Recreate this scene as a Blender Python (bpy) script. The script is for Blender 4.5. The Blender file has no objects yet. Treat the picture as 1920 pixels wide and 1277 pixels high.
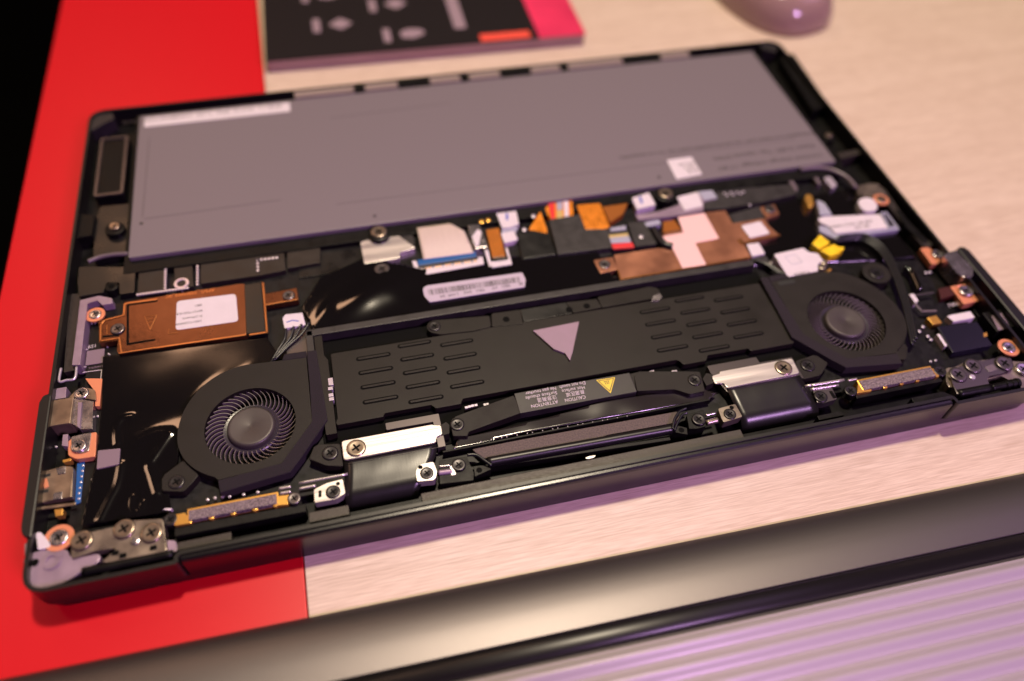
import bpy, bmesh, math, random
from mathutils import Vector, Matrix, noise
random.seed(7)
S = 0.001                      # all layout figures below are millimetres
TOP = 14.0                     # laptop rim stands 14 mm above the table top
scene = bpy.context.scene
COL = scene.collection

# ------------------------------------------------------------------ camera
cam_d = bpy.data.cameras.new('camera'); cam = bpy.data.objects.new('camera', cam_d); COL.objects.link(cam)
rot = Matrix(((0.97091231, 0.16296739, -0.1754164), (-0.23624206, 0.77127358, -0.5910387), (0.038974, 0.61528749, 0.78733877)))
cam.matrix_world = Matrix.Translation((0.0983270, -0.0981481, 0.2004889 + TOP*S)) @ rot.to_4x4()
cam_d.sensor_width = 36; cam_d.lens = 27.1647
cam_d.clip_start = 0.005; cam_d.clip_end = 20
cam_d.dof.use_dof = True; cam_d.dof.focus_distance = 0.238; cam_d.dof.aperture_fstop = 3.9
scene.camera = cam

# ------------------------------------------------------------------ light
world = bpy.data.worlds.new('World'); scene.world = world; world.use_nodes = True
wb = world.node_tree.nodes['Background']
wb.inputs[0].default_value = (0.42, 0.25, 0.28, 1); wb.inputs[1].default_value = 0.03
def area(name, loc, target, size, power, color, spread=180):
    l = bpy.data.lights.new(name, 'AREA'); l.shape = 'DISK'; l.size = size; l.energy = power; l.color = color
    l.spread = math.radians(spread)
    o = bpy.data.objects.new(name, l); COL.objects.link(o); o.location = loc
    o.rotation_euler = (Vector(target) - Vector(loc)).to_track_quat('-Z', 'Y').to_euler()
    return o
area('ceiling_spot', (0.34, 0.46, 1.60), (0.15, 0.08, 0), 0.15, 26.5, (1.0, 0.84, 0.62))
area('stage_light', (1.55, 0.30, 1.35), (0.20, 0.00, 0), 0.75, 1.9, (0.76, 0.40, 1.0))
area('stage_light', (0.75, -0.95, 0.95), (0.16, -0.06, 0), 0.30, 1.35, (0.82, 0.44, 0.98), 50)
area('added_film_light', (-0.50, 1.85, 1.80), (0.10, 0.15, 0), 0.46, 3.6, (1.0, 0.55, 0.32))  # added soft lamp, stands in for warm surroundings mirrored in the film
area('added_film_light', (-1.50, 1.20, 1.70), (0.10, 0.10, 0), 0.50, 3.5, (1.0, 0.58, 0.36))  # second added lamp, so the film's creases catch warm glints
scene.view_settings.view_transform = 'Standard'; scene.view_settings.look = 'None'
scene.view_settings.exposure = 0; scene.view_settings.gamma = 1
scene.render.engine = 'CYCLES'
scene.render.resolution_x = 1024; scene.render.resolution_y = 681

# ------------------------------------------------------------------ materials
MAT = {}
def mat(name, col, rough=0.5, metal=0.0, bump=0.0, bscale=2000, var=0.0, vscale=300, coat=0.0, speck=None, ani=None, spec=0.5):
    m = bpy.data.materials.new(name); m.use_nodes = True
    nt = m.node_tree; p = nt.nodes['Principled BSDF']
    p.inputs['Base Color'].default_value = (*col, 1); p.inputs['Roughness'].default_value = rough
    p.inputs['Metallic'].default_value = metal; p.inputs['Coat Weight'].default_value = coat; p.inputs['Coat Roughness'].default_value = 0.03
    p.inputs['Specular IOR Level'].default_value = spec
    tc = nt.nodes.new('ShaderNodeTexCoord'); mp = nt.nodes.new('ShaderNodeMapping')
    nt.links.new(tc.outputs['Object'], mp.inputs[0])
    if ani: mp.inputs['Scale'].default_value = ani
    if var or speck:
        n = nt.nodes.new('ShaderNodeTexNoise'); n.inputs['Scale'].default_value = vscale; n.inputs['Detail'].default_value = 6
        nt.links.new(mp.outputs[0], n.inputs['Vector'])
        r = nt.nodes.new('ShaderNodeValToRGB'); nt.links.new(n.outputs['Fac'], r.inputs[0])
        lo = speck or tuple(c*(1-var) for c in col); hi = tuple(min(1, c*(1+var)) for c in col)
        r.color_ramp.elements[0].color = (*lo, 1); r.color_ramp.elements[1].color = (*hi, 1)
        r.color_ramp.elements[0].position = 0.40 if speck else 0.3; r.color_ramp.elements[1].position = 0.60 if speck else 0.7
        nt.links.new(r.outputs[0], p.inputs['Base Color'])
        mr = nt.nodes.new('ShaderNodeMapRange'); nt.links.new(n.outputs['Fac'], mr.inputs[0])
        mr.inputs[1].default_value = .3; mr.inputs[2].default_value = .7
        mr.inputs[3].default_value = max(.03, rough-.07); mr.inputs[4].default_value = min(1, rough+.07)
        nt.links.new(mr.outputs[0], p.inputs['Roughness'])
    if bump:
        n2 = nt.nodes.new('ShaderNodeTexNoise'); n2.inputs['Scale'].default_value = bscale; n2.inputs['Detail'].default_value = 3
        nt.links.new(mp.outputs[0], n2.inputs['Vector'])
        b = nt.nodes.new('ShaderNodeBump'); b.inputs['Strength'].default_value = bump; b.inputs['Distance'].default_value = 0.0002
        nt.links.new(n2.outputs['Fac'], b.inputs['Height']); nt.links.new(b.outputs[0], p.inputs['Normal'])
    MAT[name] = m; return m
mat('black_plastic', (.0045,.004,.004), .42, spec=.20, bump=.15, bscale=2500, var=.25)
mat('black_tub', (.005,.0048,.005), .38, spec=.2, var=.3, vscale=200)
mat('rim_metal', (.009,.008,.008), .34, .1, bump=.1, bscale=4000)
mat('hinge_bar', (.007,.006,.0065), .24, .0, bump=.08, bscale=3000)
mat('mylar', (.005,.0045,.0045), .085, spec=.9)
mat('mylar_satin', (.007,.0065,.0065), .30, var=.3, vscale=120)
mat('shield_black', (.0120,.0094,.0078), .46, spec=.24,  bump=.12, bscale=5000, var=.12, vscale=90)
mat('fan_plastic', (.0130,.0104,.0088), .50, spec=.24, bump=.2, bscale=5000, var=.12, vscale=150)
mat('fan_hub', (.060,.050,.047), .46, .25, var=.12, vscale=120)
mat('blade', (.15,.13,.125), .32, .2)
mat('deep_black', (.0015,.0015,.0015), .7, spec=.1)  # near-black colour painting the shade inside slots, holes and gaps
mat('battery_grey', (.175,.150,.160), .46, bump=.05, bscale=1500)
mat('battery_seam', (.125,.105,.112), .5)
mat('pcb', (.006,.0055,.0065), .40, spec=.25, var=.35, vscale=500)
mat('shield_brown', (.032,.026,.022), .42, .4, var=.15, vscale=200)
mat('copper', (.165,.062,.027), .30, .80, var=.40, vscale=70, bump=.25, bscale=450)
mat('copper_light', (.36,.155,.085), .36, .6, var=.25, vscale=90, bump=.2, bscale=500)
mat('copper_edge', (.50,.21,.08), .28, .9)
mat('copper_pad', (.78,.30,.15), .38, .35)
mat('gold', (.85,.46,.10), .30, .75)
mat('steel', (.50,.46,.47), .24, .9, var=.15, vscale=300)
mat('steel_dark', (.15,.13,.13), .30, .8)
mat('screw_black', (.035,.032,.033), .30, .6)
mat('screw_brass', (.33,.26,.20), .28, .85)
mat('magnesium', (.33,.25,.31), .40, .35, var=.12, vscale=180, bump=.1, bscale=1500)
mat('hinge_steel', (.30,.25,.20), .32, .75, var=.2, vscale=220)
mat('aluminium', (.72,.66,.62), .33, .75, bump=.25, bscale=900, ani=(.06,1,1), var=.05, vscale=400)
mat('label_white', (.68,.63,.64), .55, var=.03, vscale=300)
mat('label_mauve', (.21,.15,.18), .55)
mat('pad_mauve', (.30,.215,.25), .60, var=.05)
mat('tape_pink', (.86,.56,.50), .45)
mat('polyimide', (.70,.23,.012), .32, var=.25, vscale=250)
mat('flex_brown', (.30,.10,.014), .32)
mat('tape_grey', (.022,.0185,.0195), .45, var=.2, vscale=250)
mat('cable_white', (.60,.50,.42), .40, ani=(1,.02,1), var=.04, vscale=2500)
mat('blue', (.012,.10,.30), .35)
mat('ink_blue', (.05,.09,.45), .5)
mat('red_wire', (.70,.025,.03), .4)
mat('wire_yellow', (.55,.42,.14), .4)
mat('wire_grey', (.36,.37,.44), .4)
mat('wire_black', (.010,.010,.013), .30)
mat('wire_mauve', (.14,.11,.12), .35)
mat('yellow_tape', (.92,.62,.01), .45, var=.15)
mat('yellow_sign', (.80,.62,.04), .4)
mat('ink_black', (.01,.01,.01), .5)
mat('ink_grey', (.045,.036,.038), .55)
mat('print_white', (.62,.55,.57), .5)
mat('solder', (.62,.56,.62), .30, .5)
mat('foam', (.018,.012,.015), .95, bump=.9, bscale=3500, speck=(.010,.008,.010), vscale=2500)
mat('gasket', (.30,.235,.24), .60, .25, bump=.8, bscale=3000, speck=(.055,.04,.055), vscale=2600)
mat('gasket_tan', (.12,.088,.078), .60, .25, bump=.6, bscale=2600, speck=(.065,.045,.048), vscale=2200)
mat('ledge', (.036,.029,.025), .42, .3, bump=.3, bscale=3500, var=.2, vscale=900)
mat('port_metal', (.30,.22,.155), .34, .75, var=.2, vscale=250)
mat('red_laminate', (.60,.0025,.011), .36, spec=.5,  bump=.06, bscale=2600)
mat('vent_grey', (.44,.39,.41), .45, .1, bump=.08, bscale=5000)
mat('film_grey', (.020,.017,.016), .16, spec=.8)
mat('label_lilac', (.50,.44,.50), .55)
mat('cover_metal', (.14,.125,.125), .40, .9, bump=.12, bscale=6000)
mat('rubber', (.008,.007,.0075), .36)
mat('booklet_black', (.011,.008,.009), .5, spec=.2)
mat('booklet_pink', (.70,.03,.10), .4, var=.3, vscale=25)
mat('booklet_red', (.85,.085,.05), .45)
mat('paper_edge', (.36,.24,.20), .7, ani=(1,1,40), var=.25, vscale=60)
mat('icon_white', (.30,.22,.25), .5)
mat('mouse_gloss', (.62,.40,.39), .14, coat=.5)
MAT['mouse_gloss'].node_tree.nodes['Principled BSDF'].inputs['Transmission Weight'].default_value = .55
mat('floor_dark', (.0012,.001,.001), .9, spec=.05, var=.4, vscale=3)
# light oak laminate: long grain running along X
def wood():
    m = bpy.data.materials.new('oak_laminate'); m.use_nodes = True; nt = m.node_tree; p = nt.nodes['Principled BSDF']
    tc = nt.nodes.new('ShaderNodeTexCoord')
    def nz(scale, sc, det, dist=0.0):
        mp = nt.nodes.new('ShaderNodeMapping'); mp.inputs['Scale'].default_value = sc
        n = nt.nodes.new('ShaderNodeTexNoise'); n.inputs['Scale'].default_value = scale; n.inputs['Detail'].default_value = det; n.inputs['Distortion'].default_value = dist
        nt.links.new(tc.outputs['Object'], mp.inputs[0]); nt.links.new(mp.outputs[0], n.inputs['Vector']); return n
    a = nz(60, (.22,2.6,1), 5, .6); b = nz(420, (.09,2.4,1), 6, .3); c = nz(1500, (.075,1.7,1), 4)
    def mix(f, n1, n2):
        x = nt.nodes.new('ShaderNodeMix'); x.inputs[0].default_value = f
        nt.links.new(n1, x.inputs[2]); nt.links.new(n2, x.inputs[3]); return x.outputs[0]
    s = mix(.52, mix(.55, a.outputs['Fac'], b.outputs['Fac']), c.outputs['Fac'])
    r = nt.nodes.new('ShaderNodeValToRGB'); nt.links.new(s, r.inputs[0])
    r.color_ramp.elements[0].position = .39; r.color_ramp.elements[0].color = (.52,.395,.285,1)
    r.color_ramp.elements[1].position = .59; r.color_ramp.elements[1].color = (.70,.575,.44,1)
    nt.links.new(r.outputs[0], p.inputs['Base Color']); p.inputs['Roughness'].default_value = .48
    bp = nt.nodes.new('ShaderNodeBump'); bp.inputs['Strength'].default_value = .12; bp.inputs['Distance'].default_value = .0001
    nt.links.new(s, bp.inputs['Height']); nt.links.new(bp.outputs[0], p.inputs['Normal'])
    MAT['oak'] = m
wood()

# ------------------------------------------------------------------ helpers
def link(name, me, mats, parent=None, loc=None, rz=0, smooth=False):
    o = bpy.data.objects.new(name, me)
    if not me.materials:
        for k in ([mats] if isinstance(mats, str) else mats): me.materials.append(MAT[k])
    if smooth:
        for f in me.polygons: f.use_smooth = True
    COL.objects.link(o)
    if parent is not None: o.parent = parent
    if loc: o.location = Vector(loc)*S
    if rz: o.rotation_euler.z = rz
    return o
def finish(bm, name):
    bmesh.ops.recalc_face_normals(bm, faces=bm.faces)
    bmesh.ops.scale(bm, vec=(S,S,S), verts=bm.verts)
    me = bpy.data.meshes.new(name); bm.to_mesh(me); bm.free(); return me
def ccw(P):
    a = sum(P[i-1][0]*P[i][1]-P[i][0]*P[i-1][1] for i in range(len(P)))
    return list(P) if a > 0 else list(P)[::-1]
def rnd(P, r, n=3):
    if r <= 0: return list(P)
    out = []; L = len(P)
    for i in range(L):
        p = Vector(P[i][:2]); a = Vector(P[i-1][:2])-p; b = Vector(P[(i+1)%L][:2])-p
        la, lb = a.length, b.length
        if la < 1e-6 or lb < 1e-6: continue
        a /= la; b /= lb; rr = min(r, la*.45, lb*.45)
        if abs(a.dot(b)) > .985: out.append(tuple(p)); continue
        s, e = p+a*rr, p+b*rr
        for k in range(n+1):
            t = k/n; q = s*(1-t)**2 + p*2*t*(1-t) + e*t*t; out.append(tuple(q))
    return out
def prism(bm, P, z0, z1, bev=0.0):
    P = ccw(P); lo = [bm.verts.new((x,y,z0)) for x,y in P]; hi = [bm.verts.new((x,y,z1)) for x,y in P]
    n = len(P); top = bm.faces.new(hi); bm.faces.new(lo[::-1])
    for i in range(n): bm.faces.new((lo[i], lo[(i+1)%n], hi[(i+1)%n], hi[i]))
    if bev > 0: bmesh.ops.bevel(bm, geom=list(top.edges), offset=bev, segments=2, profile=.6, affect='EDGES', clamp_overlap=True)
def box(bm, x0, x1, y0, y1, z0, z1, bev=0.0): prism(bm, [(x0,y0),(x1,y0),(x1,y1),(x0,y1)], z0, z1, bev)
def circ(cx, cy, r, n=24, ry=None): return [(cx+r*math.cos(2*math.pi*k/n), cy+(ry or r)*math.sin(2*math.pi*k/n)) for k in range(n)]
def part(name, P, ztop, h, m, parent, r=.25, bev=.1, label=None):
    bm = bmesh.new(); prism(bm, rnd(P, r), ztop+TOP-h, ztop+TOP, min(bev, h*.45))
    o = link(name, finish(bm, name), m, parent)
    if label: o['label'] = label
    return o
def holed(name, P, holes, ztop, h, m, parent, r=.3):
    """plate with through holes (triangulated fill, extruded)"""
    bm = bmesh.new(); es = []
    for ring in [rnd(P, r)]+holes:
        vs = [bm.verts.new((x,y,ztop+TOP)) for x,y in ring]
        es += [bm.edges.new((vs[i-1], vs[i])) for i in range(len(vs))]
    bmesh.ops.triangle_fill(bm, use_beauty=True, use_dissolve=False, edges=es)
    g = bmesh.ops.extrude_face_region(bm, geom=list(bm.faces))
    bmesh.ops.translate(bm, vec=(0,0,-h), verts=[v for v in g['geom'] if isinstance(v, bmesh.types.BMVert)])
    return link(name, finish(bm, name), m, parent)
def tube(bm, pts, r, n=8):
    pts = [Vector(p) for p in pts]; rings = []
    for i, p in enumerate(pts):
        d = (pts[min(i+1,len(pts)-1)]-pts[max(i-1,0)]).normalized()
        u = d.cross(Vector((0,0,1)))
        if u.length < 1e-4: u = d.cross(Vector((0,1,0)))
        u.normalize(); w = u.cross(d)
        rings.append([bm.verts.new(p+u*r*math.cos(2*math.pi*k/n)+w*r*math.sin(2*math.pi*k/n)) for k in range(n)])
    for a, b in zip(rings, rings[1:]):
        for k in range(n): bm.faces.new((a[k], a[(k+1)%n], b[(k+1)%n], b[k]))
    bm.faces.new(rings[0][::-1]); bm.faces.new(rings[-1])
def smoothpath(pts, n=6):
    P = [Vector(p) for p in pts]; out = []
    for i in range(len(P)-1):
        a, b, c, d = P[max(i-1,0)], P[i], P[i+1], P[min(i+2,len(P)-1)]
        for k in range(n):
            t = k/n; out.append(.5*((2*b)+(c-a)*t+(2*a-5*b+4*c-d)*t*t+(3*b-a-3*c+d)*t**3))
    return out+[P[-1]]
def wire(name, pts, r, m, parent, n=8):
    """pts in mm with z relative to the rim"""
    bm = bmesh.new(); tube(bm, smoothpath([(x,y,z+TOP) for x,y,z in pts]), r, n)
    return link(name, finish(bm, name), m, parent, smooth=True)
def lathe(bm, prof, cx=0, cy=0, n=28):
    rings = [[bm.verts.new((cx+r*math.cos(2*math.pi*k/n), cy+r*math.sin(2*math.pi*k/n), z)) for k in range(n)] for r, z in prof]
    for a, b in zip(rings, rings[1:]):
        for k in range(n): bm.faces.new((a[k], a[(k+1)%n], b[(k+1)%n], b[k]))
    bm.faces.new(rings[-1]); bm.faces.new(rings[0][::-1])
SCREW = {}
def screw(x, y, z, r, m, parent, rz=0.5, ring=None, h=3.0):
    """pan head screw whose head top is at z (mm from rim), optional copper land round it"""
    key = (round(r,2), m, h)
    if key not in SCREW:
        bm = bmesh.new()
        lathe(bm, [(r*.97,-h),(r*.97,-.4),(r,-.28),(r*.97,-.14),(r*.90,-.04),(r*.80,0),(r*.62,-.03),(r*.5,-.06),(r*.1,-.10)])
        a = finish(bm, 'screw')
        bm = bmesh.new(); w = r*.11; L = r*.50
        pts = [(L,w),(w,w),(w,L),(-w,L),(-w,w),(-L,w),(-L,-w),(-w,-w),(-w,-L),(w,-L),(w,-w),(L,-w)]
        prism(bm, pts, -.42, -.045); SCREW[key] = (a, finish(bm, 'cross_slot'))
    a, c = SCREW[key]
    s = link('screw', a, m, parent, (x,y,z+TOP), rz)
    for f in a.polygons: f.use_smooth = True
    link('cross_slot', c, 'deep_black', s)
    if ring:
        k = ('ring', round(r,2), ring)
        if k not in SCREW:
            bm = bmesh.new(); prism(bm, circ(0,0,r*1.55,32), -.9, -.32, .08); SCREW[k] = finish(bm, 'solder_ring')
        link('solder_ring', SCREW[k], ring, s)
    return s
def dots(name, pts, z, r, m, parent):
    bm = bmesh.new()
    for x, y in pts: prism(bm, circ(x, y, r, 8), z+TOP-.5, z+TOP, r*.3)
    o = link(name, finish(bm, name), m, parent); o['kind'] = 'stuff'; return o
def lerp(a, b, n): return [(a[0]+(b[0]-a[0])*k/(n-1), a[1]+(b[1]-a[1])*k/(n-1)) for k in range(n)]
def text(name, s, x, y, z, size, m, parent, rz=math.pi, align='LEFT', sx=1.0, width=None):
    cu = bpy.data.curves.new(name, 'FONT'); cu.body = s; cu.size = size*S; cu.align_x = align; cu.resolution_u = 2; cu.extrude = .02*S
    t = bpy.data.objects.new(name, cu); COL.objects.link(t)
    me = bpy.data.meshes.new_from_object(t.evaluated_get(bpy.context.evaluated_depsgraph_get()))
    bpy.data.objects.remove(t); bpy.data.curves.remove(cu)
    me.materials.clear()
    o = link(name, me, m, parent, (x,y,z+TOP+.05), rz)
    if width: sx = width*S/max(1e-6, max(v.co.x for v in me.vertices))
    o.scale.x = sx; return o
def film(name, P, fz, m, parent, step=1.2):
    """thin plastic film: polygon cut into a fine grid and lifted by fz(x, y)"""
    bm = bmesh.new(); bm.faces.new([bm.verts.new((x,y,0)) for x,y in ccw(P)])
    for ax in (0,1):
        lo = min(p[ax] for p in P); hi = max(p[ax] for p in P); v = lo+step
        while v < hi:
            co = [0,0,0]; no = [0,0,0]; co[ax] = v; no[ax] = 1
            bmesh.ops.bisect_plane(bm, geom=list(bm.verts)+list(bm.edges)+list(bm.faces), plane_co=co, plane_no=no); v += step
    for v in bm.verts: v.co.z = fz(v.co.x, v.co.y)+TOP
    o = link(name, finish(bm, name), m, parent, smooth=True)
    md = o.modifiers.new('thickness', 'SOLIDIFY'); md.thickness = .1*S; md.offset = -1
    return o
def offset(P, d):
    P = ccw(P); out = []; n = len(P)
    for i in range(n):
        a, b, c = Vector(P[i-1]), Vector(P[i]), Vector(P[(i+1)%n])
        e1 = (b-a).normalized(); e2 = (c-b).normalized(); n1 = Vector((-e1.y,e1.x)); n2 = Vector((-e2.y,e2.x))
        k = n1+n2; k = k/max(.3, k.length_squared)*2 if k.length > 1e-6 else n1
        q = b+k*d; out.append((q.x,q.y))
    return out
def tag(o, label=None, cat=None, group=None, kind=None):
    for k, v in (('label',label),('category',cat),('group',group),('kind',kind)):
        if v: o[k] = v
    return o
def empty(name, loc):
    o = bpy.data.objects.new(name, None); COL.objects.link(o); o.location = Vector(loc)*S; o.empty_display_size = .01; return o
def fbm(x, y, s, seed=0.0): return noise.fractal(Vector((x*s+seed, y*s-seed, seed*1.7)), 1.0, 2.0, 1)

# ------------------------------------------------------------------ setting
bm = bmesh.new(); box(bm, 69.2, 1400, -400, 1400, -30, 0, .3)
tag(link('table_top', finish(bm,'table_top'), 'oak'), 'pale oak laminate table top with fine long grain', kind='structure')
bm = bmesh.new(); box(bm, -28, 68.9, -400, 1400, -30, .25, .35)
tag(link('red_table_panel', finish(bm,'red_table_panel'), 'red_laminate'), 'bright red band along the table edge', kind='structure')
bm = bmesh.new(); box(bm, -3000, 3000, -2500, 4500, -760, -740)
tag(link('floor', finish(bm,'floor'), 'floor_dark'), 'dark floor beyond the table', kind='structure')

# ------------------------------------------------------------------ laptop
LT = empty('laptop', (0,0,0))
tag(LT, 'black laptop lying upside down with its bottom cover off and its insides showing', 'laptop')
# base tub: floor + wall ring; hinge corners reach 2.4 mm further forward than the middle
front = [(0,-2.3),(38.8,-2.0),(38.8,.4),(275.8,.4),(275.8,-2.0),(313,-2.0)]
outer = rnd(front+[(313,206),(0,206)], 7.0, 6)
inner = offset(outer, 1.15)
bm = bmesh.new()
def ring(bm, A, B, z0, z1, bev=.25):
    n = len(A); a0 = [bm.verts.new((*p,z0)) for p in A]; a1 = [bm.verts.new((*p,z1)) for p in A]
    b0 = [bm.verts.new((*p,z0)) for p in B]; b1 = [bm.verts.new((*p,z1)) for p in B]; tops = []
    for i in range(n):
        j = (i+1)%n
        bm.faces.new((a0[i],a0[j],a1[j],a1[i])); bm.faces.new((b0[j],b0[i],b1[i],b1[j]))
        tops.append(bm.faces.new((a1[i],a1[j],b1[j],b1[i]))); bm.faces.new((a0[j],a0[i],b0[i],b0[j]))
    es = [e for f in tops for e in f.edges if len([g for g in e.link_faces if g in tops]) == 1]
    bmesh.ops.bevel(bm, geom=es, offset=bev, segments=2, affect='EDGES', clamp_overlap=True)
ring(bm, ccw(outer), inner, TOP-9.3, TOP, .3)
link('side_wall', finish(bm,'side_wall'), 'rim_metal', LT)
bm = bmesh.new(); prism(bm, offset(outer, 1.1), TOP-9.3, TOP-7.4)
link('base_tray', finish(bm,'base_tray'), 'black_tub', LT)
# lid underneath and its hinge bar along the front
bm = bmesh.new(); prism(bm, rnd([(.8,-1.2),(312.2,-1.2),(312.2,205.2),(.8,205.2)], 7, 6), .28, TOP-9.9, .6)
link('screen_lid', finish(bm,'screen_lid'), 'hinge_bar', LT)
bm = bmesh.new(); prof = [(-.95,1.0),(-1.25,2.2),(-1.25,TOP-2.2),(-1.05,TOP-1.3),(-.5,TOP-.75),(.3,TOP-.7),(.3,1.0)]
for x0, x1 in ((39.3,275.3),):
    A = [bm.verts.new((x0,y,z)) for y,z in prof]; B = [bm.verts.new((x1,y,z)) for y,z in prof]
    for i in range(len(prof)): bm.faces.new((A[i-1],A[i],B[i],B[i-1]))
    bm.faces.new(A); bm.faces.new(B[::-1])
link('hinge_bar', finish(bm,'hinge_bar'), 'hinge_bar', LT)
# raised port lips on both flanks
for P, nm in (([(-1.7,17),(-.9,14.2),(1.3,13.5),(1.3,60.8),(-.4,61.2),(-1.9,59.2)], 'left'), ([(320.6,17),(319.6,14.2),(316.3,13.5),(316.3,60.0),(318.4,60.6),(320.2,59.0)], 'right')):
    bm = bmesh.new(); prism(bm, rnd(P, .9), TOP-8.5, TOP+.7, 1.0)
    link('port_lip', finish(bm,'port_lip'), 'rubber', LT, smooth=False)
part('port_floor', [(311.2,14.5),(317,14.5),(317,59.6),(311.2,59.6)], -6.2, 2.6, 'black_plastic', LT)
# motherboard
part('motherboard', [(8,13),(300,13),(300,30),(304,60),(302,112),(8,112)], -5.0, 1.6, 'pcb', LT)

# ---- battery
BX = part('battery', [(19.7,199.5),(19.7,116.5),(296.9,116.5),(296.9,199.5)], -.6, 6.2, 'battery_grey', LT, r=.8, bev=.35)
part('battery_frame', [(17.8,110.8),(298.5,110.8),(300.4,117.2),(300.6,202.6),(17.8,202.6)], -2.4, 4.4, 'black_plastic', LT, r=.4)
part('sticker', [(21.9,197.7),(80.5,197.7),(80.5,191.5),(21.9,191.5)], -.45, .16, 'label_white', BX, r=.5, bev=.03)
part('sticker', [(227.2,130.6),(238.2,130.7),(238.3,119.5),(226.9,118.6)], -.45, .16, 'label_white', BX, r=.3, bev=.03)
for a in ([(24.2,184.2),(23.6,137.0)],[(24.1,135.7),(73.6,136.7)],[(93.4,130.2),(227.9,129.1)],[(229.8,134.1),(286.4,133.6)],[(96.5,183.8),(147.7,185.2)]):
    (x0,y0),(x1,y1) = a; L = Vector((x1-x0,y1-y0)); nrm = Vector((-L.y,L.x)).normalized()*.22
    part('crease', [(x0-nrm.x,y0-nrm.y),(x1-nrm.x,y1-nrm.y),(x1+nrm.x,y1+nrm.y),(x0+nrm.x,y0+nrm.y)], -.535, .1, 'battery_seam', BX, r=.1, bev=.04)
for (x, y) in [(23.4,133.5),(106.8,120.9),(220.5,121.3)]:
    part('dark_hole_disc', circ(x,y,.7,14), -.48, .2, 'ink_grey', BX, r=0, bev=.05)  # dark discs paint the shade of the battery's screw holes
for p, s, w, z in (([(296.8,136.1)][0],'Rechargeable Li-ion battery pack  Use with the specified system only  Do not disassemble',88,2.6),
                   ([(292.7,128.3)][0],'Rated 15.48V  Typ. capacity 57Wh',46,3.0),([(293.0,122.0)][0],'Limited charge voltage 17.8V',47,3.0)):
    text('print_line', s, p[0], p[1]+.4, -.6, z, 'ink_grey', BX, width=w)
text('print_line', '8SSB11L  2HT1Z  SP/A  11.5V  COMBINATION PACK', *[(77.1,196.8)][0], -.45, 2.6, 'ink_grey', BX, width=64)
for k, p in enumerate([(237.9,127.5),(237.7,125.1),(237.5,122.7)]): text('print_line', ('ATL-S1','L4C2','02 B')[k], p[0], p[1], -.45, 2.4, 'ink_grey', BX)
# black clips and pale plates along the far edge
mat('clip_steel', (.30,.24,.21), .5, .2)
xs = [(82.3,205.4),(108.9,207.3),(112.6,207.4),(128.1,208.1),(141.4,208.9),(156.2,209.6),(159.1,209.8),(174.5,210.4),(187.8,210.7),(202.7,211.6),(205.5,211.8),(217.9,212.4),(233.0,212.1),(234.5,212.3),(250.8,210.9),(266.4,211.0)]
ys = 203.4
for a, b in ((0,1),(2,3),(4,5),(6,7),(8,9),(10,12),(14,15)):
    part('clip_plate', [(xs[a][0]+.6,200.9),(xs[b][0]-.6,200.9),(xs[b][0]-.6,204.9),(xs[a][0]+.6,204.9)], -.35, 5.5, 'clip_steel', LT, r=.2)
for a, b in ((1,2),(3,4),(5,6),(7,8),(9,10),(12,14)):
    part('clip', [(xs[a][0]-.3,200.8),(xs[b][0]+.3,200.8),(xs[b][0]+.3,204.9),(xs[a][0]-.3,204.9)], -.1, 6.5, 'black_plastic', LT, r=.2)
# corner stops, speakers and side rails
part('corner_stop', [(-0.3,201.4),(1.9,203.9),(8.4,204.6),(9.7,200.5),(5.6,197.5),(1.1,193.7)], -1.0, 6, 'tape_grey', LT, r=.8)
part('corner_stop', [(303.6,205.9),(309.8,207.8),(311.1,200.7),(308.3,197.3),(303.1,201.1)], -1.0, 6, 'tape_grey', LT, r=.6)
SP = part('speaker', [(4.9,189.2),(15.4,189.2),(15.4,153.6),(4.9,153.6)], -2.6, 4.5, 'black_plastic', LT, r=1.0)
P = [(4.9,189.2),(15.4,189.2),(15.4,153.6),(4.9,153.6)]
bm = bmesh.new(); Q = ccw(rnd(P, 1.2)); ring(bm, Q, offset(Q, 1.0), TOP-3.2, TOP-1.9, .25)
link('speaker_frame', finish(bm,'speaker_frame'), 'steel_dark', SP)
SP2 = part('speaker', [(309.2,194.9),(317.6,196.3),(314.7,155.2),(305.3,151.9)], -2.4, 4.7, 'black_plastic', LT, r=1.0)
P = [(309.2,194.9),(317.6,196.3),(314.7,155.2),(305.3,151.9)]
bm = bmesh.new(); Q = ccw(rnd(P, 1.2)); ring(bm, Q, offset(Q, .9), TOP-3.0, TOP-1.9, .25)
link('speaker_frame', finish(bm,'speaker_frame'), 'black_plastic', SP2)
(x, y), = [(13.8,134.7)]
part('screw_mount', circ(x,y-.6,3.4,20), -1.7, 5, 'black_plastic', LT, r=0, bev=.4); screw(x, y, -.9, 1.9, 'screw_brass', LT)
(x, y), = [(303.6,134.6)]
part('screw_mount', circ(x,y-.6,2.6,20), -2.2, 5, 'black_plastic', LT, r=0, bev=.4); screw(x, y, -1.5, 1.5, 'screw_brass', LT)
part('side_plate', [(301.6,123.4),(312.2,124.3),(312.6,121.3),(301.7,119.6)], -2.5, 4.5, 'ledge', LT)
wire('antenna_cable', [(x,y,-2.4) for x,y in [(5.7,119.3),(9.3,120.7),(13.9,121.1),(19.0,120.4)]], .8, 'wire_mauve', LT)
part('side_frame', [(0.4,144.6),(6.3,143.5),(5.9,132.3),(1.0,131.9)], -2.0, 5, 'black_plastic', LT)
part('board_cover', [(6.9,149.9),(17.3,149.4),(17.8,122.4),(6.6,121.8),(5.6,140.9)], -4.0, 3.2, 'mylar_satin', LT, r=.6)
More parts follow.
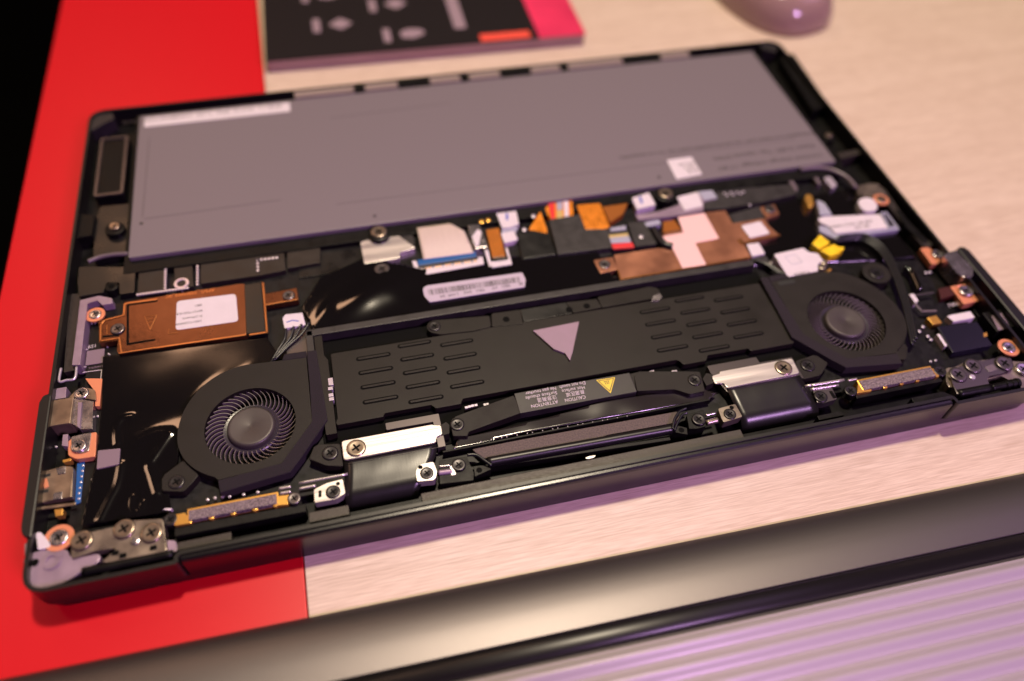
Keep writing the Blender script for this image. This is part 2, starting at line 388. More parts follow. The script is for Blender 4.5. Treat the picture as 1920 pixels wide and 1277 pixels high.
part('board_cover', [(2.7,117.6),(21.7,113.7),(21.9,101.4),(17.1,101.4),(16.8,107.2),(12.5,108.1),(11.8,103.5),(4.0,103.1),(3.0,110.1)], -2.6, 4.6, 'mylar_satin', LT, r=.6)
part('screw_boss', circ(*[(14.6,104.8)][0],2.1,18), -1.6, 5, 'black_plastic', LT, r=0, bev=.3)
part('screw_boss', circ(*[(14.6,104.8)][0],1.0,18), -1.5, 1, 'deep_black', LT, r=0, bev=.1)
# left inner wall
part('wall_rib', [(4.8,100.9),(10.7,101.6),(15.1,99.5),(15.3,97.2),(12.1,97.1),(10.5,99.7),(7.2,98.9),(7.3,72.6),(4.8,73.1)], -2.0, 5.0, 'magnesium', LT, r=.3, bev=.3)
part('wall_rail', [(0.5,106.0),(4.1,105.2),(4.5,100.0),(5.1,72.1),(1.9,71.9)], -3.5, 4.0, 'ledge', LT, r=.3)
wire('latch_bracket', [(x,y,-1.6) for x,y in [(1.9,72.1),(1.9,67.1),(4.0,67.0),(6.4,67.2),(6.5,71.6)]], .42, 'solder', LT)
part('latch_block', [(0.2,64.9),(4.0,64.9),(4.1,60.7),(-0.2,60.8)], -2.2, 4, 'magnesium', LT)
# ---- shield cans with solder seams
for P in ([(22.8,114.1),(30.8,113.6),(31.9,100.7),(22.8,101.0)],[(34.4,112.5),(40.6,112.4),(41.2,100.8),(37.8,100.3),(35.3,100.4)],[(43.5,113.7),(61.7,113.6),(72.6,112.0),(72.5,102.1),(64.1,101.3),(43.6,101.3)],[(73.6,112.8),(85.5,113.1),(84.7,103.4),(73.2,102.9)]):
    part('shield_can', P, -3.0, 2.4, 'shield_brown', LT, r=.3)
sd = []
a, b, c, d, e, f, g, h, i = [(31.7,113.4),(31.8,100.4),(42.5,112.8),(42.5,101.2),(22.9,100.4),(39.2,100.2),(63.0,103.8),(63.1,108.9),(69.8,108.7)]
sd += lerp(a,b,11)+lerp(c,d,9)+lerp(e,f,18)+lerp(g,h,4)+lerp(h,i,6)
dots('solder_seam', sd, -2.7, .5, 'solder', LT)
(x, y), = [(37.2,102.8)]
bm = bmesh.new(); ring(bm, circ(x,y,2.5,24), circ(x,y,1.55,24), TOP-5, TOP-2.7, .2); link('washer', finish(bm,'washer'), 'solder', LT)
# ---- copper storage shield, left
CU = part('copper_shield', [(18.8,97.4),(57.1,98.0),(58.7,97.5),(58.3,75.1),(30.3,75.1),(18.7,75.0),(17.9,76.0),(18.2,81.0),(12.1,80.8),(11.2,90.7),(12.8,91.0),(18.8,91.4)], -2.4, 2.6, 'copper', LT, r=.5, bev=.2)
CU['label'] = 'copper shield over the storage card'
def ridge(name, pts, w, z, m, parent):
    bm = bmesh.new()
    for a, b in zip(pts, pts[1:]):
        a = Vector(a); b = Vector(b); d = (b-a).normalized(); n = Vector((-d.y,d.x))*w; a = a-d*w*.8; b = b+d*w*.8
        prism(bm, [tuple(a-n),tuple(b-n),tuple(b+n),tuple(a+n)], TOP+z-.3, TOP+z, .1)
    return link(name, finish(bm,name), m, parent)
ridge('fold_edge', [(30.1,75.0),(58.0,74.6)], .35, -2.15, 'copper_edge', CU)
ridge('fold_edge', [(19.6,96.4),(29.4,96.3)], .35, -2.15, 'copper_edge', CU)
ridge('fold_edge', [(18.8,75.1),(30.1,75.1)], .30, -2.15, 'copper_edge', CU)
ridge('fold_edge', [(19.2,96.3),(19.2,91.3),(13.1,90.2),(12.2,89.0),(12.6,81.5),(18.4,81.6)], .30, -2.15, 'copper_edge', CU)
ridge('fold_edge', [(18.5,81.1),(19.4,75.5)], .30, -2.15, 'copper_edge', CU)
ridge('fold_edge', [(14.1,88.0),(14.5,84.1)], .18, -2.15, 'copper_edge', CU)
for q in ([(20.2,95.8),(29.4,95.7)],[(20.2,95.3),(21.1,78.4)],[(21.3,78.5),(29.2,78.6)],[(13.4,83.3),(17.9,82.9)]):
    ridge('slot', q, .38, -2.28, 'deep_black', CU)
for q in ([(33.7,82.3),(33.7,80.1),(36.5,80.1)],[(25.8,89.5),(29.7,89.2),(27.8,83.3),(25.8,89.5)],[(26.8,87.9),(28.5,88.0)],[(27.1,86.5),(28.3,86.5)]):
    ridge('engraving', q, .13, -2.26, 'copper_edge', CU)
part('tape_band', [(58.3,97.0),(64.0,97.2),(64.4,74.9),(58.4,74.9)], -2.2, .5, 'mylar_satin', CU, r=.2)
ridge('fold_edge', [(64.6,96.6),(64.9,74.3),(59.4,74.3)], .35, -2.15, 'copper_edge', CU)
part('mounting_tab', [(64.4,91.6),(75.8,92.3),(76.0,86.6),(64.4,86.4)], -2.4, 2.4, 'copper', CU, r=.4, bev=.2)
ridge('fold_edge', [(64.7,86.4),(75.5,86.8)], .3, -2.15, 'copper_edge', CU)
x, y = [(72.9,88.9)][0]; screw(x, y, -1.7, 2.1, 'steel_dark', LT)
x, y = [(17.7,85.4)][0]; screw(x, y, -1.7, 2.3, 'steel_dark', LT)
LB = part('sticker', [(36.0,94.1),(55.4,93.5),(55.9,80.9),(35.9,81.2)], -2.25, .16, 'label_white', CU, r=1.3, bev=.04)
for k, (p, s) in enumerate(zip([(44.3,91.0),(44.4,88.4),(44.4,86.0),(44.3,83.9)], ('SB01','80TU1T0501E.8','01.2.Phoenix','10001CC304NV'))):
    text('print_line', s, p[0], p[1]+.1, -2.28, 1.25, 'ink_grey', CU)
text('stamp_text', 'AMZL_SSBM400_0C', *[(48.4,97.5)][0], -2.4, 1.9, 'copper_edge', CU)
# small land screws, stickers and silkscreen on the left of the board
x, y = [(9.8,94.1)][0]; screw(x, y, -2.6, 2.0, 'steel', LT, ring='copper_pad')
text('silkscreen', '1S9', *[(10.5,82.8)][0], -5.0, 1.9, 'print_white', LT)
part('sticker', [(7.7,80.3),(13.1,80.3),(13.1,74.4),(7.7,74.4)], -4.75, .28, 'label_mauve', LT, r=.2, bev=.03)
text('silkscreen', 'L4402M10', *[(13.0,73.5)][0], -4.98, 1.0, 'label_mauve', LT)
for q in ([(6.4,80.4),(6.7,81.2),(7.7,81.2)],[(6.7,75.0),(6.9,74.1),(7.8,74.0)],[(7.1,71.9),(12.7,71.7),(12.7,67.7)]):
    ridge('silkscreen_mark', q, .13, -4.93, 'print_white', LT)
dots('solder_joints', [(6.7,92.2),(8.2,92.1),(9.2,92.1),(10.1,92.1),(14.4,77.8),(14.8,77.3),(13.9,80.7)], -4.6, .28, 'solder', LT)
# fan plug with its wires
PL = part('fan_plug', [(70.3,79.0),(71.3,80.5),(76.9,80.1),(77.5,74.5),(70.6,74.5)], -2.0, 2.6, 'label_white', LT, r=.2)
ridge('pen_mark', [(71.6,77.0),(73.5,77.4),(75.3,76.7)], .22, -1.93, 'ink_blue', PL)
part('plug_side', [(70.3,74.6),(77.5,74.6),(77.5,62.8),(70.6,62.5)], -3.0, 1.8, 'steel_dark', PL, r=.2)
for k in range(4):
    P = [(71.1,74.3),(70.3,70.1),(68.0,66.3),(65.3,61.8)]
    wire('fan_wire', [(x+k*(2.6-.7*j),y+k*.25,-2.1-.3*j+k*.15) for j,(x,y) in enumerate(P)], .42, 'wire_black', LT)
part('sticker', [(53.5,67.0),(63.0,66.7),(66.3,64.6),(65.4,63.2),(53.7,64.8)], -4.2, .8, 'label_mauve', LT, r=.2)
# ---- ports on the left
part('copper_land', [(8.8,67.8),(13.9,66.7),(13.9,56.1),(12.6,56.4),(12.2,61.9)], -3.2, 2.0, 'copper_pad', LT, r=.2)
PT = part('port_bracket', [(0.2,59.8),(6.9,59.7),(6.8,50.2),(0.1,50.3)], -1.2, 5.5, 'port_metal', LT, r=.25, bev=.35)
part('bracket_tab', [(6.7,60.2),(12.3,57.6),(12.8,47.5),(9.5,48.1),(6.7,50.9)], -2.3, 3, 'steel', PT, r=.2, bev=.3)
part('bracket_fold', [(8.1,57.7),(9.2,57.7),(9.4,48.1),(8.6,49.2)], -1.7, 3, 'magnesium', PT, r=.2, bev=.3)
part('bracket_tab', [(4.8,60.6),(7.1,63.5),(9.4,63.6),(12.4,62.1),(13.0,58.0),(7.4,60.4)], -2.4, 2.5, 'port_metal', PT, r=.6)
x, y = [(8.6,61.4)][0]; screw(x, y, -1.9, 2.2, 'steel', LT)
part('copper_land', [(6.1,44.6),(7.5,46.2),(13.9,46.5),(14.2,37.9),(9.2,38.1),(6.7,39.9)], -2.8, 2.4, 'copper_pad', LT, r=.5)
part('bracket_tab', [(7.0,46.1),(12.6,46.5),(12.4,40.0),(10.0,39.6),(7.5,41.1)], -2.45, 2.5, 'steel', LT, r=.6)
x, y = [(9.5,42.2)][0]; screw(x, y, -1.9, 2.2, 'steel', LT)
part('bracket_fold', [(4.7,47.2),(6.1,47.1),(6.5,42.7),(4.8,43.3)], -2.2, 3, 'magnesium', LT, r=.2)
part('sticker', [(14.8,39.8),(21.0,39.2),(21.0,33.8),(14.9,33.5)], -2.75, 1.2, 'label_mauve', LT, r=.2)
HD = part('video_port', [(-1.2,35.8),(5.6,36.4),(8.5,35.5),(9.0,25.7),(-1.3,25.7)], -2.6, 4.5, 'port_metal', LT, r=.4, bev=.4)
for q in ([(-1.0,33.9),(2.2,34.3)],[(-0.8,29.2),(2.2,29.1)],[(-1.2,31.8),(-0.9,33.0)]):
    ridge('slot', q, .45, -2.5, 'ink_black', HD)
ridge('contact', [(1.3,32.6),(1.9,30.6)], .6, -2.35, 'copper_pad', HD)
part('spring_leaf', [(3.9,36.0),(6.5,36.0),(6.6,33.7),(4.5,33.8)], -2.35, .5, 'steel', HD)
part('spring_leaf', [(4.1,28.0),(6.5,27.9),(6.4,25.6),(4.1,25.8)], -2.35, .5, 'steel', HD)
ridge('port_edge', [(-1.5,24.2),(9.8,23.4)], .45, -2.7, 'port_metal', HD)
part('port_foot', [(5.0,38.8),(7.4,39.0),(7.5,38.1),(5.4,37.8)], -3.0, 2.2, 'gold', LT)
part('port_foot', [(4.6,22.9),(6.9,22.7),(6.9,20.7),(5.1,20.7)], -3.0, 2.2, 'gold', LT)
dots('solder_joints', [(10.3,36.7),(10.3,34.9),(10.2,33.1),(10.2,31.2),(10.1,29.4),(10.0,27.7),(10.1,25.9),(11.9,55.7),(13.0,53.6),(2.4,50.8),(2.1,45.0),(13.2,31.5),(-2.5,55.1)], -4.5, .35, 'solder', LT)
part('board_edge', [(8.5,38.1),(10.6,38.2),(10.6,24.7),(9.2,24.3)], -4.7, 1.2, 'blue', LT)
part('usb_port', [(-1.5,49.4),(0.3,49.0),(0.4,44.7),(-1.2,44.5)], -2.5, 4, 'label_mauve', LT)
# ---- front left corner and hinge
part('corner_plate', [(-1.4,9.5),(1.9,10.6),(9.5,9.6),(10.9,6.2),(18.1,6.5),(18.2,4.0),(13.5,2.1),(11.4,0.8),(9.3,0.1),(3.2,-0.3),(0.3,1.4)], -2.0, 5.6, 'magnesium', LT, r=1.2, bev=.3)
part('corner_plate', [(-1.7,13.9),(0.7,14.0),(1.1,10.4),(-1.2,9.9)], -2.2, 5.4, 'magnesium', LT, r=.5, bev=.3)
x, y = [(6.1,6.8)][0]
bm = bmesh.new(); ring(bm, circ(x,y,2.6,26), circ(x,y,1.2,26), TOP-4, TOP-1.5, .3); link('screw_boss', finish(bm,'screw_boss'), 'magnesium', LT)
part('hole', circ(*[(1.8,7.4)][0],1.1,16), -1.95, .3, 'deep_black', LT, r=0, bev=.05)
part('spring_clip', [(1.1,16.1),(2.3,16.1),(5.3,12.0),(5.3,10.9),(2.2,10.9)], -1.8, 3, 'label_white', LT, r=.6)
x, y = [(7.2,13.3)][0]; screw(x, y, -1.5, 2.5, 'steel', LT, ring='copper_pad')
HL = part('hinge_bracket', [(10.6,12.4),(15.9,12.8),(22.2,13.1),(22.7,14.5),(34.2,12.7),(35.5,2.8),(20.3,3.0),(19.0,3.5),(22.9,6.6),(16.9,7.1),(12.6,6.2),(11.2,6.0)], -1.3, 3.4, 'hinge_steel', LT, r=.8, bev=.25)
HL['label'] = 'tan steel hinge bracket'
for p in [(13.6,10.6),(24.3,11.6),(31.5,8.8)]: screw(p[0], p[1], -.5, 2.9, 'screw_brass', LT)
part('pivot_pin', circ(*[(27.3,7.5)][0],1.2,16), -.7, 1.2, 'steel', HL, r=0, bev=.4)
for p in [(22.3,5.2),(24.3,4.0),(32.0,4.5)]: part('slot', [(p[0]-.9,p[1]-.7),(p[0]+.9,p[1]-.7),(p[0]+.9,p[1]+.7),(p[0]-.9,p[1]+.7)], -1.22, .3, 'deep_black', HL, r=.2, bev=.02)
(a, b) = [(14.2,2.0),(37.1,2.0)]
wire('hinge_axle', [(a[0],a[1],-2.2),((a[0]+b[0])/2,(a[1]+b[1])/2,-2.2),(b[0],b[1],-2.2)], 1.25, 'black_plastic', LT, 14)
part('hinge_end', [(35.4,6.1),(37.7,5.3),(38.1,2.3),(35.8,2.2)], -1.4, 3.2, 'magnesium', LT, r=.5)

# ------------------------------------------------------------------ fans
mat('hub_ring', (.030,.024,.034), .30)
def make_fan(cx, cy, sgn, hub_mat):
    """sgn=+1: straight side towards +x (left fan); -1 mirrored. Local mm frame about the hub."""
    F = link('fan', bpy.data.meshes.new('fan_well'), 'deep_black', LT)
    bm = bmesh.new(); prism(bm, circ(0,0,13.7,48), TOP-4.9, TOP-4.6)
    me = finish(bm,'fan_well'); me.materials.append(MAT['deep_black']); F.data = me; F.location = Vector((cx,cy,0))*S
    def mx(P): return [(x*sgn, y) for x, y in P]
    arc = [(21.0*math.cos(math.radians(a)), 21.0*math.sin(math.radians(a))*(1.09 if a < 180 else .86)) for a in range(84, 246, 6)]
    hs = [(18.2,22.0),(11,22.3)]+arc+[(-9.5,-16.8),(8.2,-15.4),(18.0,-2.9)]
    bm = bmesh.new(); es = []
    for rg in (mx(hs), circ(0,0,13.35,56)):
        vs = [bm.verts.new((x,y,TOP-1.0)) for x,y in rg]; es += [bm.edges.new((vs[i-1],vs[i])) for i in range(len(vs))]
    bmesh.ops.triangle_fill(bm, use_beauty=True, use_dissolve=False, edges=es)
    g = bmesh.ops.extrude_face_region(bm, geom=list(bm.faces))
    bmesh.ops.translate(bm, vec=(0,0,-3.6), verts=[v for v in g['geom'] if isinstance(v, bmesh.types.BMVert)])
    link('fan_housing', finish(bm,'fan_housing'), 'fan_plastic', F)
    # foam seal along the straight side, the chamfer and the outlet
    fo = [(18.5,24.2),(21.5,24.2),(22.6,-3.2),(13.6,-15.2),(10.5,-18.8),(-9.0,-21.2),(-9.6,-17.0),(8.5,-15.7),(18.4,-3.0)]
    bm = bmesh.new(); prism(bm, mx(fo), TOP-4.2, TOP-.75, .35); link('foam_seal', finish(bm,'foam_seal'), 'foam', F)
    fo = [(10.6,22.2),(18.3,21.9),(18.3,24.4),(11.4,24.6)]
    bm = bmesh.new(); prism(bm, mx(fo), TOP-4.2, TOP-.8, .25); link('foam_seal', finish(bm,'foam_seal'), 'foam', F)
    # hub
    bm = bmesh.new(); lathe(bm, [(8.7,TOP-4.6),(8.7,TOP-3.4),(8.4,TOP-3.1),(7.5,TOP-3.3),(7.0,TOP-3.4)], n=56)
    link('hub_ring', finish(bm,'hub_ring'), 'hub_ring', F)
    bm = bmesh.new(); lathe(bm, [(7.2,TOP-4.2),(7.15,TOP-2.3),(7.0,TOP-1.85),(6.7,TOP-1.55),(6.3,TOP-1.42),(5.9,TOP-1.45),(1.0,TOP-1.45),(.6,TOP-1.55),(.2,TOP-1.55)], n=56)
    h = link('fan_hub', finish(bm,'fan_hub'), hub_mat, F, smooth=True)
    em = h.modifiers.new('edge','EDGE_SPLIT'); em.split_angle = math.radians(40)
    # curved blades
    bm = bmesh.new(); n = 7; prev = None
    for k in range(n):
        t = k/(n-1); r = 8.1+t*5.3; a = (.04*t+.30*t*t)*sgn
        z1 = TOP-2.9+.65*t
        row = [Vector((r*math.cos(a+w), r*math.sin(a+w), z)) for w, z in ((-.011,TOP-4.6),(-.011,z1),(.011,z1),(.011,TOP-4.6))]
        row = [bm.verts.new(v) for v in row]
        if prev:
            for i in range(4): bm.faces.new((prev[i],prev[(i+1)%4],row[(i+1)%4],row[i]))
        else: bm.faces.new(row[::-1])
        prev = row
    bm.faces.new(prev); bl = finish(bm,'blade')
    N = 43
    for k in range(N): link('blade', bl, 'blade', F, (0,0,0), 2*math.pi*k/N)
    return F
FL = make_fan(58.6, 38.2, 1, 'fan_hub'); FL['label'] = 'cooling fan beside the copper shield'
FR = make_fan(258.7, 38.0, -1, 'fan_hub'); FR['label'] = 'cooling fan beside the yellow tape'
# fan ears and their screws
part('fan_ear', [(33.3,26.6),(38.9,30.9),(43.5,24.9),(39.4,20.4),(33.2,21.9)], -2.2, 4.6, 'fan_plastic', FL, r=.8, bev=.3).location -= FL.location
part('fan_ear', [(76.7,27.4),(84.0,26.5),(84.1,18.4),(79.4,19.8),(74.4,23.1)], -1.6, 4.6, 'fan_plastic', FL, r=.8, bev=.3).location -= FL.location
x, y = [(37.3,23.9)][0]; screw(x, y, -1.9, 2.3, 'screw_black', LT)
x, y = [(80.8,23.6)][0]; screw(x, y, -1.1, 2.4, 'screw_black', LT)
part('fan_ear', [(233.3,25.9),(241.1,26.8),(243.9,22.7),(238.9,18.7),(232.3,18.3),(232.7,22.3)], -1.6, 4.6, 'fan_plastic', FR, r=.8, bev=.3).location -= FR.location
part('fan_ear', [(271.1,29.3),(274.5,23.6),(270.7,18.7),(268.4,19.2),(268.1,26.5)], -2.0, 4.6, 'fan_plastic', FR, r=.6, bev=.3).location -= FR.location
part('fan_ear', circ(*[(281.4,56.5)][0],5.2,24), -1.4, 4.6, 'fan_plastic', FR, r=0, bev=.3).location -= FR.location
x, y = [(236.4,23.1)][0]; screw(x, y, -1.1, 2.4, 'screw_black', LT)
x, y = [(281.0,56.1)][0]; screw(x, y, -1.0, 2.7, 'screw_black', LT)
x, y = [(245.9,58.4)][0]; part('rubber_pad', [(x-3.2,y-1),(x+3.2,y-1),(x+3.2,y+1),(x-3.2,y+1)], -.85, .5, 'ink_black', FR, r=.4).location -= FR.location

# ------------------------------------------------------------------ processor heat shield
part('recess_floor', [(79,21),(240,21),(240,68.6),(79,68.6)], -4.6, 1.0, 'deep_black', LT)
part('recess_frame', [(77.5,68.7),(238.5,68.9),(238.5,71.6),(77.5,71.4)], -1.0, 4.0, 'tape_grey', LT, r=.3, bev=.25)
part('recess_frame', [(80.2,30),(83.4,30),(83.4,58),(82.4,60),(82.4,68.5),(79.8,68.5)], -1.4, 3.8, 'shield_black', LT, r=.3)
part('recess_frame', [(77.3,59),(79.6,59),(79.6,71),(77.3,71)], -1.0, 4.0, 'tape_grey', LT, r=.3, bev=.2)
HS = part('heat_shield', [(84.4,60.8),(84.2,35.0),(83.5,34.6),(83.5,33.2),(98,33.2),(98,34.6),(113.2,34.6),(113.7,32.8),(122.2,32.8),(122.5,34.8),(195.2,34.8),(196.2,32.4),(204.5,32.4),(205.3,34.6),(220.5,34.4),(220.5,33),(236.8,33),(236.6,61)], -2.0, 2.3, 'shield_black', LT, r=.7, bev=.2)
HS['label'] = 'flat black heat shield with rows of pressed louvres'
bm = bmesh.new()
def pill(L, w): return [(L/2+w*math.cos(math.radians(a)), w*math.sin(math.radians(a))) for a in range(-90,91,22)]+[(-L/2+w*math.cos(math.radians(a)), w*math.sin(math.radians(a))) for a in range(90,271,22)]
prism(bm, pill(9.5,.86), -.3, .02)  # dark pill paints the shadowed groove round the raised louvre
n0 = len(bm.faces)
prism(bm, pill(9.3,.40), -.2, .30, .14)
lm = finish(bm,'louvre')
for k, f in enumerate(lm.polygons): f.material_index = 0 if k < n0 else 1
lm.materials.append(MAT['deep_black']); lm.materials.append(MAT['shield_black'])
for cx, rows in ((97.8,(56.7,51.0,45.3,39.6)),(111.6,(59.1,53.5,48.0,42.4,36.7)),(125.3,(56.7,51.0,45.3,39.6)),(195.1,(56.5,50.9,45.2,39.5)),(208.9,(58.9,53.3,47.8,42.3,36.5)),(222.7,(56.3,50.6,45.0,39.4))):
    for y in rows: link('louvre', lm, 'shield_black', HS, (cx,y,TOP-2.0))
part('shield_arm', [(116.6,65.6),(118.6,67.5),(124.0,66.9),(138.4,65.7),(138.0,60.8),(131.8,60.2),(120.6,61.0),(117.2,62.8)], -1.6, 2.6, 'shield_black', HS, r=.9, bev=.2)
part('shield_tab', [(139.3,66.5),(149.4,66.2),(148.8,59.8),(138.2,60.9)], -1.75, 2.5, 'shield_black', HS, r=.5)
part('shield_arm', [(177.1,66.2),(196.6,67.0),(199.5,65.8),(199.6,61.5),(194.6,61.4),(177.3,61.2)], -1.6, 2.6, 'shield_black', HS, r=.6, bev=.2)
part('shield_tab', [(165.6,66.2),(176.7,65.4),(177.3,61.4),(166.9,61.0)], -1.75, 2.5, 'shield_black', HS, r=.5)
part('sticker', [(149.4,66.2),(165.6,66.2),(166.5,61.0),(149.2,60.8)], -1.8, 2.4, 'mylar_satin', HS, r=.2)
for p in [(143.6,62.9),(165.9,62.7),(172.3,63.0)]: part('hole', circ(p[0],p[1],1.15,18), -1.62, .3, 'deep_black', HS, r=0, bev=.03)
x, y = [(119.3,64.8)][0]; screw(x, y, -1.2, 2.1, 'screw_black', LT)
part('thermal_pad', [(151.2,55.9),(167.5,56.5),(161.6,44.4),(159.8,41.3),(159.1,44.5),(155.9,47.0)], -1.15, .9, 'pad_mauve', HS, r=.15, bev=.06, label='mauve triangular thermal pad')
part('foil_fleck', [(195.1,60.5),(196.7,62.6),(199.4,63.3),(199.6,61.5),(197.9,60.2)], -1.5, .6, 'steel', HS, r=.2)
for k, (x, y) in enumerate([(83.6,49.2),(83.3,46.6),(83.2,44.1),(83.2,42.6)]):
    part('capacitor', [(x-.9,y-(1.4 if k == 0 else .6)),(x+.6,y-(1.4 if k == 0 else .6)),(x+.6,y+(1.4 if k == 0 else .6)),(x-.9,y+(1.4 if k == 0 else .6))], -1.2, 3, 'solder', LT, r=.15)
for x, y in [(123.4,31.6),(124.4,31.7),(125.4,31.8),(126.5,31.8),(129.3,31.4),(130.0,31.4)]+[(185.0,32.3),(185.6,32.4),(192.2,31.0),(193.0,30.9),(181.4,32.7)]:
    part('capacitor', [(x-.5,y-.4),(x+.5,y-.4),(x+.5,y+.4),(x-.5,y+.4)], -2.6, 2.6, 'solder', LT, r=.1)
# heat pipe bridge with its warning label
HP = part('heat_pipe_bridge', [(117.3,26.3),(118.7,27.8),(122.3,28.6),(138.6,31.9),(140.0,25.1),(121.7,22.0),(121.7,20.4),(117.1,21.3)], -1.0, 3.2, 'fan_plastic', LT, r=.6, bev=.25)
part('warning_label', [(138.8,32.4),(177.2,32.4),(177.2,24.8),(138.8,24.8)], -.85, 3.0, 'tape_grey', HP, r=.3, bev=.2)
part('bridge_end', [(178.3,30.9),(180.5,32.2),(194.8,29.2),(200.1,28.1),(198.8,20.5),(193.5,20.4),(189.4,23.2),(177.3,25.1)], -1.0, 3.2, 'fan_plastic', HP, r=.6, bev=.25)
part('bridge_end', [(176.3,32.0),(180.5,32.2),(179.8,30.8),(178.1,30.7),(177.1,25.2),(176.4,25.3)], -1.1, 3.1, 'fan_plastic', HP, r=.3)
x, y = [(119.2,25.0)][0]; screw(x, y, -.6, 2.2, 'screw_black', LT)
x, y = [(196.9,25.1)][0]; screw(x, y, -.6, 2.2, 'screw_black', LT)
T = [(165.7,31.8),(172.1,31.6),(168.7,25.9)]
part('hazard_triangle', T, -.8, .1, 'yellow_sign', HP, r=.3, bev=.02)
c = (sum(p[0] for p in T)/3, sum(p[1] for p in T)/3)
def shr(k): return [(c[0]+(p[0]-c[0])*k, c[1]+(p[1]-c[1])*k) for p in T]
Q = shr(.84); bm = bmesh.new(); ring(bm, ccw(Q), ccw(shr(.72)), TOP-.85, TOP-.77, .01); link('hazard_border', finish(bm,'hazard_border'), 'ink_grey', HP)
for k in (-1,0,1): ridge('hazard_mark', [(c[0]+k*.55-.1,c[1]-.2),(c[0]+k*.55+.15,c[1]+.25),(c[0]+k*.55-.1,c[1]+.7)], .11, -.76, 'ink_grey', HP)
ridge('hazard_mark', [(c[0]-.9,c[1]+.95),(c[0]+.9,c[1]+.95)], .11, -.76, 'ink_grey', HP)
for s, p, w in (('Do not touch',[(162.1,31.6)][0],8.6),('Hot surface',[(161.4,29.9)][0],7.6),('高温区域',[(160.8,28.4)][0],6.1),('CAUTION',[(160.6,26.4)][0],6.8),
             ('Ne pas toucher',[(152.4,31.5)][0],10.1),('Surface chaude',[(152.2,29.8)][0],10.3),('注意高温',[(151.6,28.3)][0],6.3),('ATTENTION',[(151.5,26.5)][0],8.6)):
    text('warning_text', s, p[0], p[1]+.55, -.85, 1.75, 'print_white', HP, width=w)
# bare aluminium spring plates
for P, sp in (([(84.5,20),(84.5,26.6),(112.0,26.6),(112.0,25.9),(114.4,25.9),(114.2,22.4),(112,22.4),(112,20.2)], [(88.5,23.2)][0]), ([(206,20),(206,22.3),(203,22.3),(203,25.6),(206.2,25.6),(206.2,26.6),(232.2,26.6),(231.9,20.4)], [(227.5,23.4)][0])):
    part('spring_plate', P, -.8, .7, 'aluminium', LT, r=.9, bev=.15); screw(sp[0], sp[1], -.3, 2.9, 'screw_brass', LT)
part('spring_plate_base', [(84.8,18.7),(112.4,18.7),(112.4,28),(98,28),(98,30.5),(114.5,30.5),(114.5,18.7)], -1.5, 3.0, 'steel_dark', LT, r=.3)
part('spring_plate_base', [(206,18.8),(232.8,18.8),(232.8,27.5),(221,27.5),(221,30),(203.5,30),(203.5,27)], -1.5, 3.0, 'steel_dark', LT, r=.3)
for P in ([(113.7,25.8),(116.1,26.9),(116.9,25.7),(116.3,22.6),(113.6,22.4)],[(199.9,25.3),(202.0,27.3),(203.9,26.2),(203.3,23.2),(200.1,22.5)]): part('pipe_end', P, -1.3, 3.2, 'fan_plastic', LT)
# flat black ribbon cables that roll over the front edge
def ribbon(x00, x01, x10, x11, zs=-1.6):
    bm = bmesh.new(); rows = []; prof = []
    for k in range(17):
        t = k/16
        if t < .55: y = 20-(t/.55)*8.6; z = zs-.9*(t/.55)**2
        else:
            a = (t-.55)/.45*math.radians(80); y = 11.4-4.6*math.sin(a)-.6*(t-.55); z = zs-.9-.4*(t-.55)-5.0*(1-math.cos(a))
        prof.append((y,z,t))
    for y, z, t in prof:
        e = t*t*(3-2*t)
        xa = x00+(x10-x00)*e; xb = x01+(x11-x01)*e
        rows.append([bm.verts.new((xa+(xb-xa)*i/10, y, z+TOP+.03*math.sin(i*1.7+t*5))) for i in range(11)])
    for a, b in zip(rows, rows[1:]):
        for i in range(10): bm.faces.new((a[i],a[i+1],b[i+1],b[i]))
    o = link('ribbon_cable', finish(bm,'ribbon_cable'), 'ribbon', LT, smooth=True)
    md = o.modifiers.new('thickness','SOLIDIFY'); md.thickness = .25*S; md.offset = -1
    return o
mat('ribbon', (.010,.009,.009), .30, bump=.03, bscale=2500, ani=(1,.03,1))
ribbon(84.4,112.0,83.2,104.0); ribbon(206.0,232.0,206.6,233.5)

# ------------------------------------------------------------------ front strip between the ribbons
def fz_front(x, y): return -2.6+.35*math.sin((x-110)*.05)+.25*fbm(x,y,.10,3.1)+(.8*math.exp(-((x-168)/7)**2)*(y-20)/8)+(1.0*math.exp(-((x-194)/4)**2)*(y-20)/7)
film('clear_film', [(115.5,16.5),(118.8,21.0),(142.5,22.0),(163.9,24.0),(196.5,24.3),(203.1,20.1),(199.6,18.2),(190.5,18.3),(138.2,18.7),(116.6,17.7)], fz_front, 'film_grey', LT, .9)
dots('solder_seam', [p for k, p in enumerate(lerp([(125.2,18.5)][0], [(171.6,17.6)][0], 30)) if k%5 not in (1,3)], -2.25, .15, 'solder', LT)
part('conductive_foam', [(122.0,16.6),(137.7,16.6),(187.9,16.1),(187.8,13.7),(185.0,12.3),(163.7,12.6),(160.1,12.1),(136.8,12.8),(124.5,12.7)], -2.6, 4.2, 'gasket_tan', LT, r=.6, bev=.5)
a, b = [(125.8,11.5),(184.3,10.5)]
wire('cable_sleeve', [(a[0]+(b[0]-a[0])*k/6,a[1]+(b[1]-a[1])*k/6,-3.0) for k in range(7)], 1.5, 'rubber', LT, 14)
a, b = [(113.3,17.7),(199.6,18.2)]
part('film_edge', [(a[0],a[1]-.55),(b[0],b[1]-.55),(b[0],b[1]),(a[0],a[1])], -2.3, 3.6, 'black_plastic', LT, r=.1, bev=.15)
a, b = [(117.0,11.0),(182.5,7.7)]
